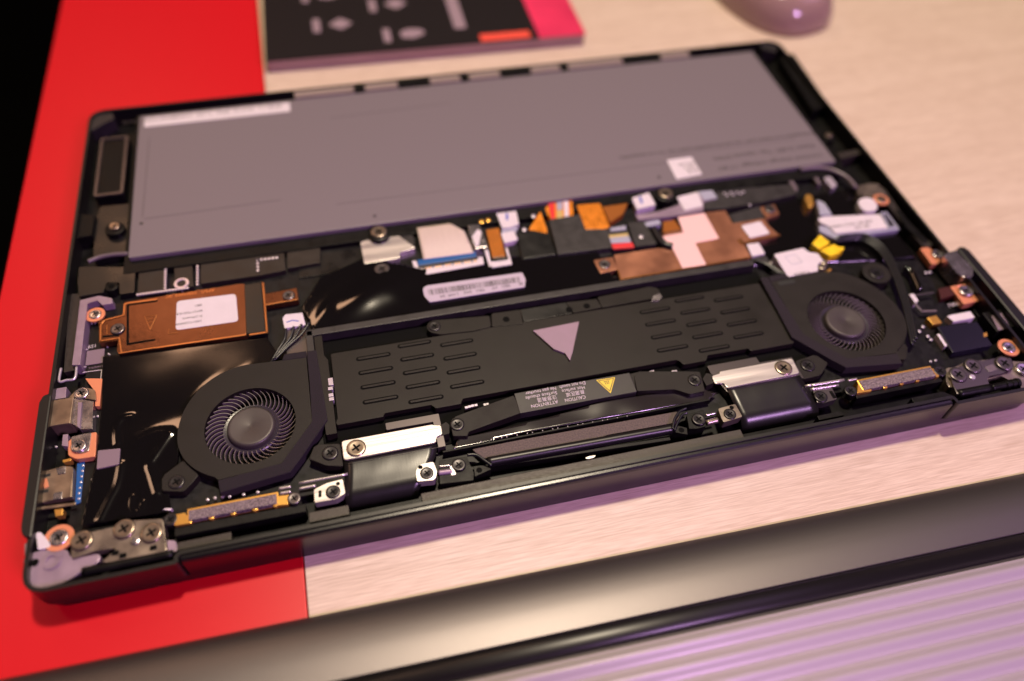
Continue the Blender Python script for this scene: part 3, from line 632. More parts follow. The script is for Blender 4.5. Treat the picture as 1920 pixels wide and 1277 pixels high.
part('floor_bar', [(a[0],a[1]-.5),(b[0],b[1]-.5),(b[0],b[1]+.6),(a[0],a[1]+.6)], -3.6, 3.4, 'black_plastic', LT, r=.2)
part('ledge_plate', [(104.6,1.9),(204.5,1.9),(204.5,5.4),(104.6,5.2)], -2.0, 5.2, 'ledge', LT, r=.3, bev=.2)
part('ledge_plate', [(73.1,6.2),(84.1,6.2),(84.1,3.2),(73.1,3.2)], -2.2, 5.0, 'ledge', LT, r=.3)
part('ledge_plate', [(37.7,5.1),(52.0,5.1),(52.0,2.8),(37.7,2.8)], -2.2, 5.0, 'ledge', LT, r=.3)
part('ledge_plate', [(264.1,4.5),(275.8,4.5),(278.8,1.8),(264.1,1.8)], -2.2, 5.0, 'black_plastic', LT, r=.3)
part('ledge_plate', [(230.6,4.8),(238.7,4.8),(239.5,3.2),(230.6,3.2)], -2.2, 5.0, 'black_plastic', LT, r=.3)
part('foil_tab', [(154.2,6.0),(155.7,6.2),(157.7,6.1),(156.7,5.5),(154.7,5.5)], -1.7, .35, 'aluminium', LT, r=.3)
# small hinge-side clamps
part('clamp_block', [(111.6,14.4),(119.9,14.1),(120.8,8.3),(120.3,6.0),(110.5,6.9)], -1.9, 5.0, 'black_plastic', LT, r=.3)
part('clamp_plate', [(104.4,12.0),(105.6,14.1),(110.0,14.3),(110.4,10.5),(109.3,8.4),(104.2,8.9)], -1.5, 3.2, 'aluminium', LT, r=.6)
part('clamp_pin', [(114.4,11.7),(115.3,12.0),(115.7,8.7),(114.2,8.7)], -1.5, 2.2, 'aluminium', LT, r=.2)
a, b = [(111.2,12.4),(114.6,12.0)]; wire('clamp_rod', [(a[0],a[1],-1.7),(b[0],b[1],-1.7)], .45, 'steel', LT)
a, b = [(110.8,10.4),(114.7,10.1)]; wire('clamp_rod', [(a[0],a[1],-1.7),(b[0],b[1],-1.7)], .8, 'magnesium', LT)
x, y = [(107.4,10.9)][0]; screw(x, y, -1.1, 2.0, 'screw_black', LT)
x, y = [(117.0,11.6)][0]; screw(x, y, -1.1, 2.1, 'screw_black', LT)
part('hole', circ(*[(105.9,13.3)][0],.7,14), -1.45, .3, 'deep_black', LT, r=0, bev=.02)
part('clamp_foot', [(121.3,10.5),(123.9,10.3),(126.2,8.6),(120.9,7.2)], -2.2, 4.6, 'black_plastic', LT, r=.2)
part('hole', circ(*[(122.6,9.0)][0],.9,14), -2.15, .3, 'deep_black', LT, r=0, bev=.02)
part('clamp_block', [(190.0,13.9),(195.9,14.3),(194.3,8.6),(191.3,8.4),(188.8,8.9)], -1.9, 5.0, 'black_plastic', LT, r=.3)
part('clamp_plate', [(200.4,13.7),(206.5,14.2),(206.8,9.2),(200.2,8.5),(200.0,9.7)], -1.5, 3.2, 'hinge_steel', LT, r=.6)
a, b = [(195.6,12.2),(199.1,12.4)]; wire('clamp_rod', [(a[0],a[1],-1.7),(b[0],b[1],-1.7)], .45, 'steel', LT)
a, b = [(194.8,9.6),(198.6,9.8)]; wire('clamp_rod', [(a[0],a[1],-1.7),(b[0],b[1],-1.7)], 1.0, 'hinge_steel', LT)
x, y = [(203.2,10.9)][0]; screw(x, y, -1.1, 2.0, 'screw_black', LT)
x, y = [(192.8,11.2)][0]; screw(x, y, -1.1, 2.2, 'screw_black', LT)
part('hole', circ(*[(204.8,13.1)][0],.7,14), -1.45, .3, 'deep_black', LT, r=0, bev=.02)
part('clamp_foot', [(183.5,9.1),(186.0,10.8),(188.4,9.5),(187.7,7.2)], -2.2, 4.6, 'black_plastic', LT, r=.2)
part('hole', circ(*[(186.4,9.1)][0],.9,14), -2.15, .3, 'deep_black', LT, r=0, bev=.02)
P = [(183.5,9.6),(185.4,12.8),(188.0,15.2),(190.6,15.9)]
wire('thin_wire', [(x,y,-1.5) for x,y in P], .4, 'wire_black', LT)
P = [(184.0,9.1),(185.9,11.5),(188.4,13.9),(190.3,14.3)]
wire('thin_wire', [(x,y,-1.6) for x,y in P], .4, 'wire_black', LT)
P = [(120.1,14.4),(122.7,13.8),(124.8,11.4),(126.4,9.4)]
wire('thin_wire', [(x,y,-1.6) for x,y in P], .55, 'wire_black', LT)
# plates with slot beside each ribbon, thin rods, antenna strips
part('clamp_plate', [(75.2,12.8),(78.9,14.0),(83.5,14.4),(83.7,9.7),(80.9,8.5),(75.0,8.6)], -1.6, 3.0, 'aluminium', LT, r=.4)
part('slot', [(76.4,12.2),(77.3,12.1),(77.1,10.0),(76.2,9.9)], -1.55, .3, 'deep_black', LT, r=.3, bev=.02)
x, y = [(80.4,10.8)][0]; screw(x, y, -1.1, 2.1, 'screw_black', LT)
part('hole', circ(*[(82.0,13.2)][0],.6,14), -1.55, .3, 'deep_black', LT, r=0, bev=.02)
for q in ([(71.2,15.7),(85.1,15.6)],[(71.2,13.9),(75.8,13.9)],[(65.6,15.2),(68.9,15.1)],[(65.8,13.6),(68.8,13.5)],[(233.5,15.5),(244.6,15.1)],[(232.8,14.1),(242.6,13.7)],[(246.6,14.7),(249.8,14.7)],[(231.7,15.7),(245.5,15.3)]):
    a, b = q; wire('antenna_rod', [(a[0],a[1],-1.5),(b[0],b[1],-1.5)], .40, 'aluminium', LT)
x, y = [(69.5,11.2)][0]; screw(x, y, -1.3, 1.9, 'steel_dark', LT)
x, y = [(36.0,12.2)][0]; screw(x, y, -1.5, 2.0, 'screw_black', LT)
def antenna(x0, x1, y0, y1, lab):
    A = part('antenna_strip', [(x0,y0),(x1,y0),(x1,y1),(x0,y1)], -1.5, 4.6, 'gold', LT, r=.2, bev=.15, label=lab)
    part('conductive_pad', [(x0+.4,y0-.1),(x1-.5,y0-.1),(x1-.5,y1-.7),(x0+.4,y1-.7)], -1.25, 1.6, 'gasket', A, r=.2, bev=.15)
    return A
antenna(40.6, 65.3, 10.6, 14.3, 'copper edged antenna strip beside the tan hinge')
antenna(249.6, 277.0, 10.2, 14.4, 'gold antenna strip beside the black hinge')
for P in ([(37.4,13.4),(40.0,13.4),(41.1,10.9),(41.8,10.6),(41.6,9.8),(37.2,10.0)],[(65.2,13.0),(68.2,12.7),(67.7,9.7),(64.0,10.1),(64.4,10.8),(65.0,11.0)],[(249.8,13.5),(252.1,13.6),(252.5,10.0),(252.0,9.4),(247.2,9.6)],[(276.5,13.2),(277.8,13.3),(278.0,10.6),(277.2,9.6),(275.0,10.8)]):
    part('gold_tab', P, -1.6, 4.5, 'gold', LT, r=.3, bev=.15)
for p in [(46.9,10.6),(52.7,10.7),(58.6,10.6),(64.3,10.6)]+[(251.9,10.2),(257.7,10.2),(263.8,10.4),(269.7,10.4)]: part('gold_pin', circ(p[0],p[1],.85,14), -1.7, 4.5, 'gold', LT, r=0, bev=.25)
for P in ([(37.0,10.1),(72.4,9.4),(72.3,7.0),(37.0,7.3)],[(247.1,9.6),(278.4,9.8),(278.7,8.4),(246.8,8.3)]): part('trough_edge', P, -2.6, 4.5, 'black_plastic', LT, r=.2)
dots('solder_joints', [(45.6,17.0),(47.6,17.1),(49.6,17.0),(51.6,16.6),(55.5,16.4),(59.4,16.3)]+[(279.7,16.9),(281.6,16.9)], -3.0, .45, 'solder', LT)
part('white_pad', [(33.6,16.5),(34.3,16.7),(36.1,16.3),(35.5,15.7)], -3.0, 1.8, 'label_white', LT)
x, y = [(245.6,11.0)][0]; screw(x, y, -1.4, 2.1, 'screw_black', LT)
x, y = [(234.8,10.9)][0]; screw(x, y, -1.2, 2.2, 'screw_black', LT)
part('clamp_plate', [(233.8,14.2),(240.3,13.7),(239.7,9.0),(234.7,8.5),(232.7,9.2)], -1.7, 3.0, 'steel_dark', LT, r=.5)
part('slot', [(238.5,12.3),(239.6,12.2),(239.7,9.4),(238.5,9.4)], -1.62, .3, 'deep_black', LT, r=.3, bev=.02)
x, y = [(279.2,11.9)][0]; screw(x, y, -1.5, 2.2, 'screw_black', LT)

# ------------------------------------------------------------------ films over the board
def bump(x, y, cx, cy, sl, wx, wy, h):
    u = x-cx-sl*(y-cy); return h*math.exp(-(u/wx)**2-((y-cy)/wy)**2)
def segd(x, y, L):
    p = Vector((x,y)); best = 99.0
    for a, b in zip(L, L[1:]):
        a = Vector(a); b = Vector(b); t = max(0, min(1, (p-a).dot(b-a)/(b-a).length_squared)); best = min(best, (p-(a+(b-a)*t)).length)
    return best
FOLDS = [([(23.4,50.4),(21.2,50.3),(19.7,48.6),(19.4,45.5),(19.8,41.5)],.75,.34),([(35.0,41.4),(32.5,37.5),(30.4,34.1),(29.1,31.8),(30.0,28.3),(31.7,22.1)],.8,.36),([(21.4,33.9),(20.7,27.4),(18.9,22.9),(16.7,17.3)],.8,.34),([(30.2,31.8),(32.5,25.2)],.5,.2),([(25.7,41.3),(30.7,43.0),(34.9,42.1)],1.3,.30),([(25.1,22.5),(25.0,19.7),(26.0,17.4),(27.5,17.5),(28.1,20.1)],.6,.18)]
FOLDS = [([tuple(p)[:2] for p in smoothpath([(q[0],q[1],0) for q in L], 5)], w*1.25, h*.85) for L, w, h in FOLDS]
def fz_left(x, y):
    z = -3.3+.14*fbm(x,y,.06,1.3)
    for a in ((35,40,.3,6,5,.56),(45,56,.9,2.0,3.4,.20),(54,58,.9,2.0,3.4,.20),(31,12.5,0,2.0,2.6,.22)): z += bump(x,y,*a)
    for L, w, h in FOLDS:
        d = segd(x, y, L)
        if d < 4*w: z += h*math.exp(-(d/w)**2)
    return z
film('insulating_film', [(13.4,75.6),(31.0,74.7),(64.6,72.8),(67.6,65.8),(67.2,57.2),(47.5,57.2),(38.1,43.2),(36.9,28.7),(34.7,24.7),(35.7,15.5),(11.9,16.5),(14.2,35.5),(14.5,56.2)], fz_left, 'mylar', LT, .4)
def fz_mid(x, y):
    z = -2.8+.16*fbm(x,y,.05,5.7)
    for a in ((100,84,.9,11,9,1.8),(84,79,.5,2.2,6,.4),(112,78,-.6,4,6,.25)): z += bump(x,y,*a)
    return z
film('insulating_film', [(76.7,83.4),(84.0,95.7),(101.8,102.8),(119.5,92.4),(141.4,94.7),(156.7,91.6),(184.4,88.7),(186.0,74.8),(238.5,75.5),(237.6,71.0),(80.0,70.1),(78.9,76.9)], fz_mid, 'mylar', LT, .9)
def fz_right(x, y): return -4.2+.3*fbm(x,y,.06,9.2)
film('insulating_film', [(234,72),(303,62),(303,104),(236,100)], fz_right, 'mylar', LT, 1.5)
part('board_cover', [(77.6,111.8),(137.0,112.7),(191.4,103.3),(194.8,88.0),(181.8,86.5),(120.8,89.5),(103.0,98.5),(76.6,98.6)], -4.4, .9, 'mylar_satin', LT)
# ---- middle of the board: ribbon connector and its neighbours
part('mount_plate', [(99.9,110.1),(103.1,111.5),(111.3,111.6),(114.1,110.8),(119.1,103.6),(113.2,102.2),(112.8,99.6),(100.0,99.2)], -2.6, 2.4, 'aluminium', LT, r=.3)
x, y = [(107.1,112.2)][0]
part('battery_post', circ(x,y-.3,3.9,26), -.7, 4.6, 'black_plastic', LT, r=0, bev=.6); screw(x, y, -.1, 3.0, 'screw_brass', LT)
x, y = [(105.8,95.3)][0]; screw(x, y, -2.2, 2.7, 'steel_dark', LT)
part('dark_plate', [(112.6,112.1),(118.9,112.3),(119.5,108.6),(118.9,104.6),(114.1,111.2)], -3.0, 2, 'tape_grey', LT)
FC = film('flat_cable', [(121.2,113.1),(133.7,113.0),(138.1,107.4),(139.4,96.3),(120.9,96.8)], lambda x, y: -1.9+.5*math.sin((y-100)*.25), 'cable_white', LT, 1.2)
part('blue_stiffener', [(118.8,97.0),(140.2,97.1),(140.1,94.5),(118.7,94.2)], -2.3, 1.0, 'blue', FC, r=.15)
CN = part('cable_connector', [(116.9,97.2),(118.4,97.0),(118.6,93.0),(140.2,93.4),(140.8,94.4),(142.3,94.1),(142.0,90.5),(117.2,89.4)], -2.6, 2.2, 'label_white', LT, r=.2)
for k in range(17):
    a, b = [(120.2,92.7),(139.2,92.6)]; x = a[0]+(b[0]-a[0])*k/16; y = a[1]+(b[1]-a[1])*k/16
    part('contact', [(x-.28,y-.5),(x+.28,y-.5),(x+.28,y+.5),(x-.28,y+.5)], -2.45, .8, 'gold' if k%3 else 'steel_dark', CN, r=0, bev=.05)
part('latch', [(118.4,94.2),(140.4,94.2),(140.4,93.2),(118.8,92.9)], -2.4, .8, 'tape_grey', CN, r=.1)
part('silver_tape', [(140.5,111.5),(144.5,111.4),(145.2,98.7),(140.2,98.4),(139.8,105.1)], -2.4, 2.6, 'steel', LT, r=.3)
part('silver_tape', [(140.5,104.7),(143.6,108.3),(144.5,106.3),(142.0,99.7),(140.7,99.4)], -2.2, .5, 'label_white', LT, r=.3)
part('orange_flex', [(146.4,107.3),(151.4,107.3),(150.4,92.2),(145.5,92.5)], -2.2, 2.4, 'flex_brown', LT, r=.4)
C2 = part('cable_connector', [(143.7,91.1),(152.0,91.1),(151.9,88.3),(144.5,88.2)], -2.6, 2.2, 'label_white', LT, r=.2)
part('latch', [(145.5,92.8),(150.6,92.7),(150.8,90.8),(145.8,90.8)], -2.5, .8, 'ink_black', C2, r=.1)
for q in ([(143.7,98.0),(145.0,97.2),(144.6,89.3),(143.5,88.9)],[(151.4,97.0),(152.3,97.2),(152.0,88.9),(151.2,89.0)]): part('connector_side', q, -2.8, 2, 'label_white', C2, r=.1)
for p in [(145.7,111.8),(148.3,112.1)]: part('gold_contact', circ(p[0],p[1],1.0,16), -1.9, 3, 'gold', LT, r=0, bev=.4)
W1 = part('pull_tab', [(152.1,114.9),(159.9,114.8),(159.2,107.6),(155.4,106.4),(152.5,106.8)], -2.0, 3, 'label_white', LT, r=.4)
ridge('pen_mark', [(156.0,113.9),(155.4,110.9)], .45, -1.93, 'ink_blue', W1)
part('pull_tab', [(151.4,104.2),(156.7,104.5),(156.8,99.7),(151.5,99.0)], -2.2, 3, 'label_white', LT, r=.4)
part('pull_tab_side', [(152.6,107.0),(158.6,107.4),(157.7,104.6),(151.7,104.5)], -2.6, 2.6, 'wire_grey', LT, r=.2)
# barcode sticker (bars only)
BC = part('barcode_sticker', [(118.4,82.8),(119.8,83.8),(154.3,83.2),(154.7,79.7),(153.6,76.3),(119.7,76.1),(118.3,79.2)], -2.05, .4, 'label_lilac', LT, r=.5, bev=.04)
a, b = [(119.9,81.8),(153.4,81.3)]; c, d = [(120.2,79.2),(153.2,78.8)]
x = 0.0; rr = random.Random(3)
while x < .985:
    w = rr.choice((.004,.004,.008,.012)); p = [a[0]+(b[0]-a[0])*x, a[1]+(b[1]-a[1])*x]; q = [c[0]+(d[0]-c[0])*x, c[1]+(d[1]-c[1])*x]
    dx = w*(b[0]-a[0])
    part('barcode_bar', [tuple(p),(p[0]+dx,p[1]),(q[0]+dx,q[1]),tuple(q)], -2.0, .1, 'ink_grey', BC, r=0, bev=0)
    x += w+rr.choice((.005,.008,.012))
e, f = [(153.3,78.4),(120.8,78.2)]
for k, s in enumerate(('8S','5B21','H7','FRU','0A2','L1HF','2A')):
    t = k/7; text('print_line', s, e[0]+(f[0]-e[0])*t, e[1]+(f[1]-e[1])*t+.1, -2.05, 1.7, 'ink_black', BC)
# orange flexes, taped cables
part('orange_flex', [(162.2,104.2),(164.3,107.0),(169.1,113.0),(168.9,102.4),(168.3,100.8)], -2.3, 2.6, 'polyimide', LT, r=.3)
MC = part('wire_bundle', [(171.3,114.2),(174.4,116.8),(182.9,116.4),(180.7,107.3),(171.9,107.6),(171.2,111.0)], -2.2, 2.6, 'polyimide', LT, r=.5)
for q, m in (([(173.1,116.3),(175.7,116.7),(173.5,108.0),(171.9,107.9)],'red_wire'),([(176.6,116.6),(179.0,116.4),(177.8,112.1),(175.4,112.3)],'wire_grey'),([(175.2,111.9),(177.7,111.8),(176.6,107.6),(174.2,107.8)],'wire_yellow'),([(179.4,116.5),(181.2,116.3),(178.9,107.5),(177.1,107.5)],'label_white')):
    part('wire', q, -1.95, .7, m, MC, r=.4, bev=.2)
part('cloth_tape', [(170.9,107.5),(183.6,108.3),(183.7,100.0),(191.4,99.3),(190.2,88.7),(169.3,89.3)], -1.9, 3, 'tape_grey', LT, r=.5, bev=.2)
part('orange_flex', [(183.6,113.2),(192.9,112.4),(192.5,99.3),(190.6,98.4),(183.1,99.5)], -1.75, 3, 'polyimide', LT, r=.5, bev=.15)
part('orange_flex', [(193.5,111.2),(204.4,111.7),(200.0,105.5),(193.7,102.1)], -2.4, 2.6, 'flex_brown', LT, r=.4)
part('black_tape', [(157.3,103.4),(163.7,103.3),(168.7,100.5),(169.1,89.8),(156.2,90.0)], -2.2, 2.8, 'mylar_satin', LT, r=.4)
WB = part('wire_bundle', [(192.1,100.0),(199.0,99.5),(198.6,87.2),(190.1,88.1),(190.4,94.8)], -2.3, 2.6, 'tape_grey', LT, r=.4)
for q, m in (([(192.5,98.6),(198.8,98.9),(198.5,96.8),(192.4,97.1)],'wire_grey'),([(190.5,95.2),(198.3,94.8),(198.2,93.2),(190.4,93.7)],'wire_yellow'),([(190.4,93.7),(198.3,93.2),(197.9,89.9),(190.4,90.9)],'wire_grey'),([(190.3,90.6),(198.3,89.8),(198.4,87.2),(190.3,88.0)],'red_wire')):
    part('wire', q, -2.0, .8, m, WB, r=.4, bev=.2)
part('camera_connector', [(200.3,100.5),(207.1,100.4),(207.4,87.5),(199.0,87.8)], -2.4, 2.6, 'tape_grey', LT, r=.4)
part('silver_tape', [(206.6,99.3),(212.7,99.6),(212.6,97.1),(206.6,96.8)], -2.2, 2.4, 'wire_grey', LT, r=.3)
dots('solder_joints', [(160.6,104.7),(202.8,92.3),(165.8,111.1)], -2.2, .9, 'solder', LT)
W2 = part('pull_tab', [(206.3,113.0),(214.0,114.8),(214.2,107.5),(206.0,106.4)], -1.9, 3, 'label_white', LT, r=.4)
ridge('pen_mark', [(209.6,112.9),(209.2,109.7)], .5, -1.83, 'ink_blue', W2)
part('bracket_rail', [(204.8,104.2),(213.9,104.2),(223.5,106.2),(226.3,110.9),(233.9,112.1),(239.9,111.6),(240.0,106.9),(233.8,106.2),(231.8,101.3),(219.0,100.7),(204.8,101.6)], -2.5, 2.6, 'magnesium', LT, r=.4, bev=.2)
part('sticker', [(224.2,110.5),(233.7,111.8),(232.6,103.5),(224.4,102.7)], -2.3, .5, 'label_white', LT, r=.5)
x, y = [(219.5,111.5)][0]
part('battery_post', circ(x,y-.3,4.0,26), -.6, 4.6, 'black_plastic', LT, r=0, bev=.6); screw(x, y, 0, 2.9, 'screw_brass', LT)
part('silver_tape', [(233.8,112.0),(239.9,111.6),(240.1,106.9),(234.4,106.6)], -2.35, .6, 'wire_grey', LT, r=.3)
part('board_cover', [(240.6,112.0),(276.4,109.0),(273.6,103.4),(256.1,101.5),(241.2,101.2),(232.7,102.2),(234.5,106.5)], -2.9, 2.4, 'tape_grey', LT, r=.5)
dots('solder_joints', [(244.3,109.4),(244.9,108.0),(247.1,109.2),(247.4,107.8),(249.6,108.9),(250.6,107.8),(252.1,108.6),(251.5,100.9)], -2.6, .55, 'solder', LT)
part('side_connector', [(214.3,98.9),(218.9,98.9),(219.5,93.5),(212.1,93.1)], -2.9, 2.2, 'flex_brown', LT, r=.3)
P = [(208.6,94.8),(208.8,90.5),(209.8,86.1),(212.3,84.5)]; wire('black_cable', [(x,y,-2.0) for x,y in P], 1.5, 'wire_black', LT, 10)
# printed tracks on the orange flexes
for q, n in (([(184.0,112.3),(184.2,100.3),(192.0,111.8),(191.8,100.0)],6),([(146.9,106.8),(146.1,93.1),(150.7,106.8),(149.9,92.9)],5)):
    a, b, c, d = q
    for k in range(n):
        t = k/(n-1); p0 = (a[0]+(c[0]-a[0])*t, a[1]+(c[1]-a[1])*t); p1 = (b[0]+(d[0]-b[0])*t, b[1]+(d[1]-b[1])*t)
        ridge('track', [p0,p1], .16, (-1.66 if n == 6 else -2.12), 'flex_brown' if n == 6 else 'polyimide', LT)
# ---- second copper shield with pink tape
C3 = part('copper_shield', [(189.7,85.3),(206.9,85.3),(212.4,83.5),(209.5,89.3),(212.1,92.1),(219.9,92.9),(220.4,99.1),(232.5,99.8),(240.3,99.5),(240.0,92.0),(253.6,92.4),(253.5,88.1),(255.2,82.8),(250.5,81.8),(239.5,81.2),(239.6,73.9),(188.4,72.8),(188.6,77.6)], -2.4, 2.6, 'copper_light', LT, r=.5, bev=.2, label='copper shield with a pink tape across it')
part('mounting_tab', [(181.5,84.3),(189.0,84.3),(189.0,78.0),(181.9,77.5)], -2.4, 2.6, 'copper_light', C3, r=.6, bev=.25)
part('mounting_tab', [(254.7,98.7),(261.3,99.4),(260.8,93.5),(254.6,92.2)], -2.6, 2.4, 'copper_light', C3, r=.6, bev=.25)
for p in [(184.8,81.3),(258.0,96.7)]: screw(p[0], p[1], -2.0, 2.2, 'steel_dark', LT)
ridge('fold_edge', [(188.1,73.1),(239.4,73.8)], .3, -2.2, 'copper_edge', C3)
ridge('fold_edge', [(239.7,81.4),(246.8,81.9),(255.2,82.5)], .4, -2.2, 'copper_edge', C3)
ridge('fold_edge', [(188.7,77.4),(188.3,72.9)], .3, -2.2, 'copper_edge', C3)
ridge('fold_edge', [(239.0,82.8),(239.2,81.2)], .9, -2.2, 'copper_edge', C3)
part('pink_tape', [(220.3,99.4),(231.5,99.5),(231.5,85.3),(221.6,84.8),(221.4,73.5),(212.1,73.6),(212.2,84.0),(209.4,87.3),(209.7,89.4),(211.1,90.6),(219.4,90.9)], -2.15, .35, 'tape_pink', C3, r=.4, bev=.05)
part('sticker', [(242.6,90.0),(251.1,90.9),(251.9,83.9),(243.2,83.1)], -2.1, .4, 'label_white', C3, r=.5, bev=.05)
part('grey_pad', [(240.6,97.2),(255.2,99.5),(253.9,92.7),(241.1,92.4)], -2.7, 2, 'tape_grey', LT)
part('sticker', [(240.6,80.4),(245.5,80.2),(245.4,74.4),(240.0,74.1)], -2.2, 3.0, 'label_white', LT, r=.4)
part('fan_plug', [(239.4,73.5),(245.5,74.0),(245.6,67.6),(242.8,69.3),(239.9,72.2)], -2.6, 2.4, 'tape_grey', LT, r=.3)
P = [(240.4,71.9),(242.9,69.7),(244.4,67.1),(246.0,64.0)]
for k in range(3): wire('fan_wire', [(x+k*.9,y-.5*k,-2.2) for x,y in P], .45, 'wire_black', LT)
x, y = [(245.9,70.0)][0]; part('plug_pin', circ(x,y,.9,12), -2.2, 2.5, 'steel_dark', LT, r=0, bev=.3)
# ---- wireless card label, yellow tape, cables on the right
WL = part('sticker', [(248.1,72.9),(260.6,73.8),(261.6,71.2),(264.6,70.0),(264.9,66.2),(262.0,65.0),(260.3,61.7),(248.1,61.3)], -1.6, 3.6, 'label_white', LT, r=.5, bev=.08)
text('print_line', 'R 208-0A', *[(257.0,62.4)][0], -1.6, 1.6, 'ink_grey', WL)
ridge('print_frame', [(251.6,70.9),(256.0,71.1),(256.7,67.0),(252.3,66.7),(251.6,70.9)], .12, -1.54, 'wire_grey', WL)
for P in ([(264.7,75.0),(270.1,78.9),(271.9,74.2),(266.1,71.8)],[(266.1,71.2),(272.9,73.2),(273.7,71.4),(276.1,70.9),(274.8,69.4),(273.3,69.5),(272.8,68.3),(268.3,67.6)]): part('yellow_tape', P, -1.4, 3.6, 'yellow_tape', LT, r=.4, bev=.25)
for p in [(265.2,65.6),(263.2,63.5)]: part('cable_plug', circ(p[0],p[1],1.3,16), -1.8, 3, 'hinge_steel', LT, r=0, bev=.4)
part('spring_leaf', [(263.2,60.9),(265.1,61.9),(265.9,61.5),(263.9,60.3)], -1.5, 2, 'gold', LT, r=.2)
SS = part('card_label', [(273.9,87.6),(276.9,88.0),(299.5,84.9),(298.5,77.2),(276.7,78.6),(276.2,82.7),(273.7,85.4)], -1.8, 3.4, 'label_white', LT, r=.4, bev=.1)
part('card_edge', [(272.7,84.2),(276.5,82.8),(277.0,78.8),(298.7,77.2),(303.6,77.2),(303.1,76.2),(275.7,76.5),(271.7,81.3)], -2.4, 2.8, 'wire_grey', SS, r=.4)
a = [(300.4,86.0),(303.1,85.9),(303.0,77.1),(298.7,77.0)]
bm = bmesh.new(); Q4 = ccw(a); ring(bm, Q4, offset(Q4, .9), TOP-4.5, TOP-1.9, .2); link('card_clip', finish(bm,'card_clip'), 'wire_grey', SS)
for k, p in enumerate([(294.2,82.6),(292.0,80.5)]): text('print_line', 'MB 8C 0512 GAN' if k == 0 else 'S8 104', p[0], p[1], -1.78, 1.8, 'ink_grey', SS, sx=1.3)
part('plastic_tab', [(279.0,98.1),(281.1,95.8),(280.9,88.8),(276.0,89.5)], -2.2, 3, 'wire_grey', LT, r=.5)
part('foam_dot', [(274.5,100.2),(276.6,101.8),(278.2,100.7),(276.2,95.2),(273.8,93.6),(273.5,95.8)], -1.9, 3.2, 'gold', LT, r=1.0, bev=.4)
part('foam_dot', [(288.2,110.1),(291.7,110.1),(291.7,104.6),(289.0,103.1),(288.0,106.0)], -2.2, 3, 'solder', LT, r=1.0, bev=.4)
part('foam_dot', [(284.4,111.6),(286.4,111.5),(285.9,106.7),(284.4,106.7)], -2.5, 2.6, 'wire_mauve', LT, r=.8, bev=.3)
part('foam_dot', [(273.2,111.6),(275.2,111.6),(274.6,105.5),(272.9,104.5)], -2.5, 2.6, 'wire_mauve', LT, r=.5, bev=.3)
part('coin_plug', [(294.7,94.0),(298.3,95.0),(301.5,93.7),(301.1,89.4),(299.3,87.2),(294.8,87.0),(293.3,89.7)], -1.6, 3.4, 'label_white', LT, r=1.6, bev=.4)
x, y = [(304.6,92.7)][0]; screw(x, y, -1.5, 2.0, 'screw_brass', LT, ring='copper_pad')
part('side_bracket', [(298.9,102.2),(304.8,102.8),(308.9,102.0),(308.7,95.5),(304.4,95.0),(299.5,95.3),(297.4,97.7)], -2.2, 3.2, 'hinge_steel', LT, r=.8)
P = [(280.2,115.5),(287.1,115.3),(292.9,112.7),(296.9,107.0),(297.4,100.7)]; wire('speaker_cable', [(x,y,-1.4) for x,y in P], 1.0, 'wire_mauve', LT, 10)
part('side_rail', [(308.6,101.5),(310.2,99.1),(308.9,76.3),(311.9,66.4),(309.2,65.1),(307.3,66.7),(306.6,74.9),(306.3,89.1),(307.2,94.9)], -2.6, 3.2, 'ledge', LT, r=.6, bev=.3)
part('side_rail', [(307.6,86.2),(308.9,85.9),(309.1,78.2),(310.5,67.9),(308.3,67.5),(306.0,76.3)], -2.0, 3.2, 'black_plastic', LT, r=.4)
for k in range(3):
    P = [(274.4,74.6),(279.1,74.6),(285.1,73.4),(288.3,67.6),(288.4,60.5),(286.7,52.9),(283.9,43.1),(279.2,31.1),(276.1,23.8)]
    wire('antenna_cable', [(x+k*1.25,y+k*.9,-1.9+.15*k) for x,y in P], .55, 'wire_black', LT, 8)
P = [(294.0,57.5),(295.1,55.2),(294.6,51.7),(293.8,48.4),(293.1,46.0)]; wire('glossy_cable', [(x,y,-2.6) for x,y in P], 1.3, 'mylar', LT, 12)
# ---- ports on the right
part('copper_land', [(305.6,65.4),(308.8,65.4),(311.5,60.3),(308.0,56.9),(305.4,56.9)], -2.6, 2.6, 'copper_pad', LT, r=.6)
x, y = [(309.9,61.0)][0]; screw(x, y, -1.8, 2.1, 'steel', LT)
part('port_shell', [(309.1,57.6),(311.6,58.9),(316.0,59.5),(316.4,49.3),(313.5,46.1),(310.3,46.7),(309.2,48.9)], .3, 6.2, 'steel', LT, r=.3, bev=.35)
part('copper_land', [(305.7,45.6),(313.4,45.6),(313.0,37.3),(305.7,36.8)], -2.6, 2.6, 'copper_pad', LT, r=.6)
x, y = [(309.5,41.9)][0]; screw(x, y, -1.5, 2.6, 'steel', LT)
x, y = [(309.0,16.0)][0]; screw(x, y, -1.8, 2.3, 'steel', LT, ring='copper_pad')
part('gold_pad', [(288.9,34.1),(292.7,34.3),(292.8,30.8),(289.2,30.8)], -2.6, 2.4, 'gold', LT, r=.2)
part('flex_connector', [(296.1,33.1),(298.5,33.3),(305.8,33.3),(305.6,30.4),(297.0,30.3)], -2.4, 2.6, 'label_white', LT, r=.3)
part('chip', [(289.7,29.5),(305.1,28.5),(304.1,18.0),(288.4,18.1)], -2.2, 3.0, 'chip', LT, r=.4, bev=.3) if mat('chip', (.012,.011,.020), .22) else None
part('contact', [(303.9,23.2),(305.5,23.4),(304.7,21.9),(303.2,21.7)], -2.1, .4, 'gold', LT, r=.1)
part('contact_strip', [(287.8,26.6),(288.9,26.5),(288.6,21.3),(287.5,21.0)], -2.4, 2.4, 'label_white', LT, r=.2)
